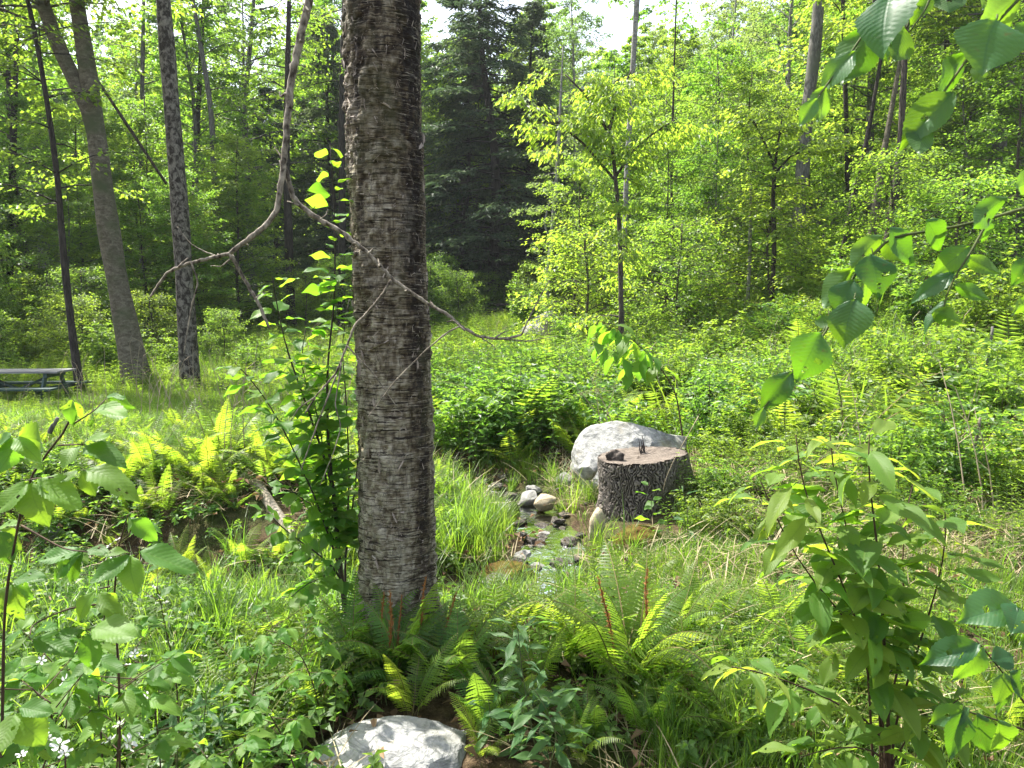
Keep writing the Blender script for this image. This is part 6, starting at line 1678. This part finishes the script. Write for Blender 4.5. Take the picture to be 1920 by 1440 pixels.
lance('seedling climbing over the right side of the stump', [(1290, 960), (1280, 920), (1275, 890)], 4.9, 12, .10, 618, 'lance')
lance('grassy herb standing in the stream below the rapids', [(1010, 1095), (1012, 1065), (1010, 1040)], 4.6, 14, .11, 619, 'lance')

# pale hickory shoot arching over the meadow right of the boulder
r = empty('hickory_sapling', (at(1290, 800, 7.2).x, 7.2, Gf(at(1290, 800, 7.2).x, 7.2))); tag(r, 'arching sapling with big drooping lime leaves over the dark herbs in the middle', 'sapling')
P = [Vector((r.location.x, r.location.y, r.location.z - .05))] + pxs([(1268, 735), (1232, 680), (1190, 640), (1150, 610), (1120, 600)], 7.2, 6.9)
stem_obj(r, [(P, .010, .003), ([P[2]] + pxs([(1200, 700), (1150, 655), (1110, 640)], 7.1, 6.9), .005, .002)], 'redstem', 'stem', 6)
along(r, P, 'hick', .23, 26, 630, .55, 1.0, 1.0, .8)
along(r, [P[2]] + pxs([(1200, 700), (1150, 655), (1110, 640)], 7.1, 6.9), 'hick', .20, 14, 631, .3, 1.0, .9, .8)
for k, (X, Y0, Y1, d, n, lab) in enumerate([(1330, 860, 720, 7.6, 60, 'dense bush with small leaves right of the big boulder'), (1420, 850, 740, 8.2, 50, 'second dense bush further right of the big boulder')]):
    p = at(X, Y0, d); o = link('shrub', proto_bush(640 + k, 1.15, 44, .055, .036, 'thicket', .55), None, (p.x, p.y, Gf(p.x, p.y))); tag(o, lab, 'shrub')
MS = [proto_bush(650, 1.3, 40, .075, .048, 'thicket', .55), proto_bush(651, 1.5, 40, .085, .05, 'forb', .5), proto_bush(652, 1.2, 46, .06, .04, 'meadow', .6), proto_bush(653, 1.9, 36, .09, .055, 'thicket', .5), proto_bush(654, 1.5, 44, .07, .045, 'forb', .7)]
ms = [(1245, 735, 9.5, 3, .8, 'upright lime shrub left of the arching sapling'), (1490, 790, 8.2, 2, 1.0, 'round pale shrub above the cherry sapling top, left'), (1620, 760, 9.5, 0, 1.1, 'pale shrub below the drooping branch tip'),
      (1760, 740, 9.0, 1, 1.0, 'deeper green shrub right of the drooping branch'), (1880, 800, 7.5, 0, 1.1, 'pale shrub at the right edge below the dead stem'), (1340, 690, 13, 3, .9, 'tall narrow shrub in the middle of the right meadow'),
      (1460, 660, 15, 4, 1.0, 'broad green shrub in front of the forked sapling'), (1590, 640, 15.5, 3, 1.1, 'bright tall shrub under the right slope trunks'), (1720, 640, 14, 1, 1.2, 'green shrub on the right slope beneath the branch'),
      (1850, 660, 12, 3, 1.1, 'tall pale shrub high on the slope at the right edge'), (880, 760, 9.3, 4, .7, 'dark green shrub just right of the birch in the middle distance'), (985, 735, 10.3, 1, .8, 'dark green shrub in the middle of the deep herbs'),
      (1095, 720, 11, 4, .8, 'dark green shrub behind the tall green ferns'), (1055, 640, 19, 3, .9, 'bright shrub right of the far boulder'), (1220, 650, 17, 0, 1.2, 'pale shrub at the foot of the lime green tree'),
      (1300, 640, 19, 3, 1.2, 'lime shrub right of the lime green tree foot'), (985, 620, 26, 3, 1.3, 'lime sprig shrub left of the far boulder'), (850, 640, 20, 2, .9, 'pale shrub right behind the birch in the meadow'),
      (1660, 880, 6.0, 2, .6, 'small pale shrub behind the cherry sapling'), (1790, 900, 5.8, 4, .7, 'dark green shrub between cherry sapling and right edge'), (1400, 900, 6.6, 0, .5, 'small shrub on the brow of the mound'),
      (200, 700, 18, 3, 1.0, 'bright shrub between slim tree and twin tree'), (300, 690, 19, 2, 1.2, 'pale shrub between the twin tree and blotched trunk'), (60, 690, 19, 0, 1.3, 'pale shrub right behind the picnic table'), (470, 670, 19, 2, 1.0, 'pale low shrub in the meadow right of the blotched trunk')]
for (X, Y0, d, k, sc_, lab) in ms:
    p = at(X, Y0, d); tag(link('shrub', MS[k], None, (p.x, p.y, Gf(p.x, p.y)), (0, 0, X * .01), sc_), lab, 'shrub')
# leaf cluster low left bottom & arching dry stalks by the stump
def stalk(label, px, d, r_=.003):
    p = pxs(px, d, d); root = empty('dry_stalk', p[0]); tag(root, label, 'dry stalk')
    stem_obj(root, [(p, r_, r_ * .4)], 'dry', 'stalk', 5)
stalk('long pale dry stalk arching from the stump rim down to the mound', [(1310, 780), (1262, 865), (1245, 905), (1243, 925)], 5.3)
stalk('bent dry stalk on the mound right of the stump', [(1390, 1010), (1340, 960), (1323, 920), (1330, 895)], 5.6)
stalk('dry stalk standing against the mound furthest right', [(1365, 945), (1352, 920), (1350, 880)], 5.7)
stalk('pale dry stalk lying over the mossy hump', [(1150, 1043), (1180, 1032), (1235, 1029)], 4.9)
stalk('dry stalk crossing in front of the stump foot', [(1165, 970), (1200, 1000), (1240, 1030)], 5.0)
stalk('dark bare stem standing among the flowers at the left', [(228, 1310), (222, 1250), (218, 1180)], 2.1, .007)

# ------------------------------------------------------------------ thin summer haze in the air
def haze():
    m, nt, p, out = new_mat('haze_air')
    nt.nodes.remove(p)
    v = nd(nt, 'ShaderNodeVolumePrincipled')
    v.inputs['Color'].default_value = (.90, .95, 1.0, 1)
    v.inputs['Density'].default_value = HAZE
    v.inputs['Anisotropy'].default_value = .25
    nt.links.new(v.outputs[0], out.inputs['Volume'])
    zmin = min(float((o.matrix_world @ Vector(c)).z) for o in [bpy.data.objects['ground']] for c in o.bound_box) - 1.0
    b = MB(); b.box((0, 0, (zmin + 52) / 2), (470, 480, 52 - zmin))
    tag(link('haze', b.mesh('haze', m)), 'faint summer haze hanging in the air', 'haze', None, 'stuff')
HAZE = .00035
if HAZE: haze()
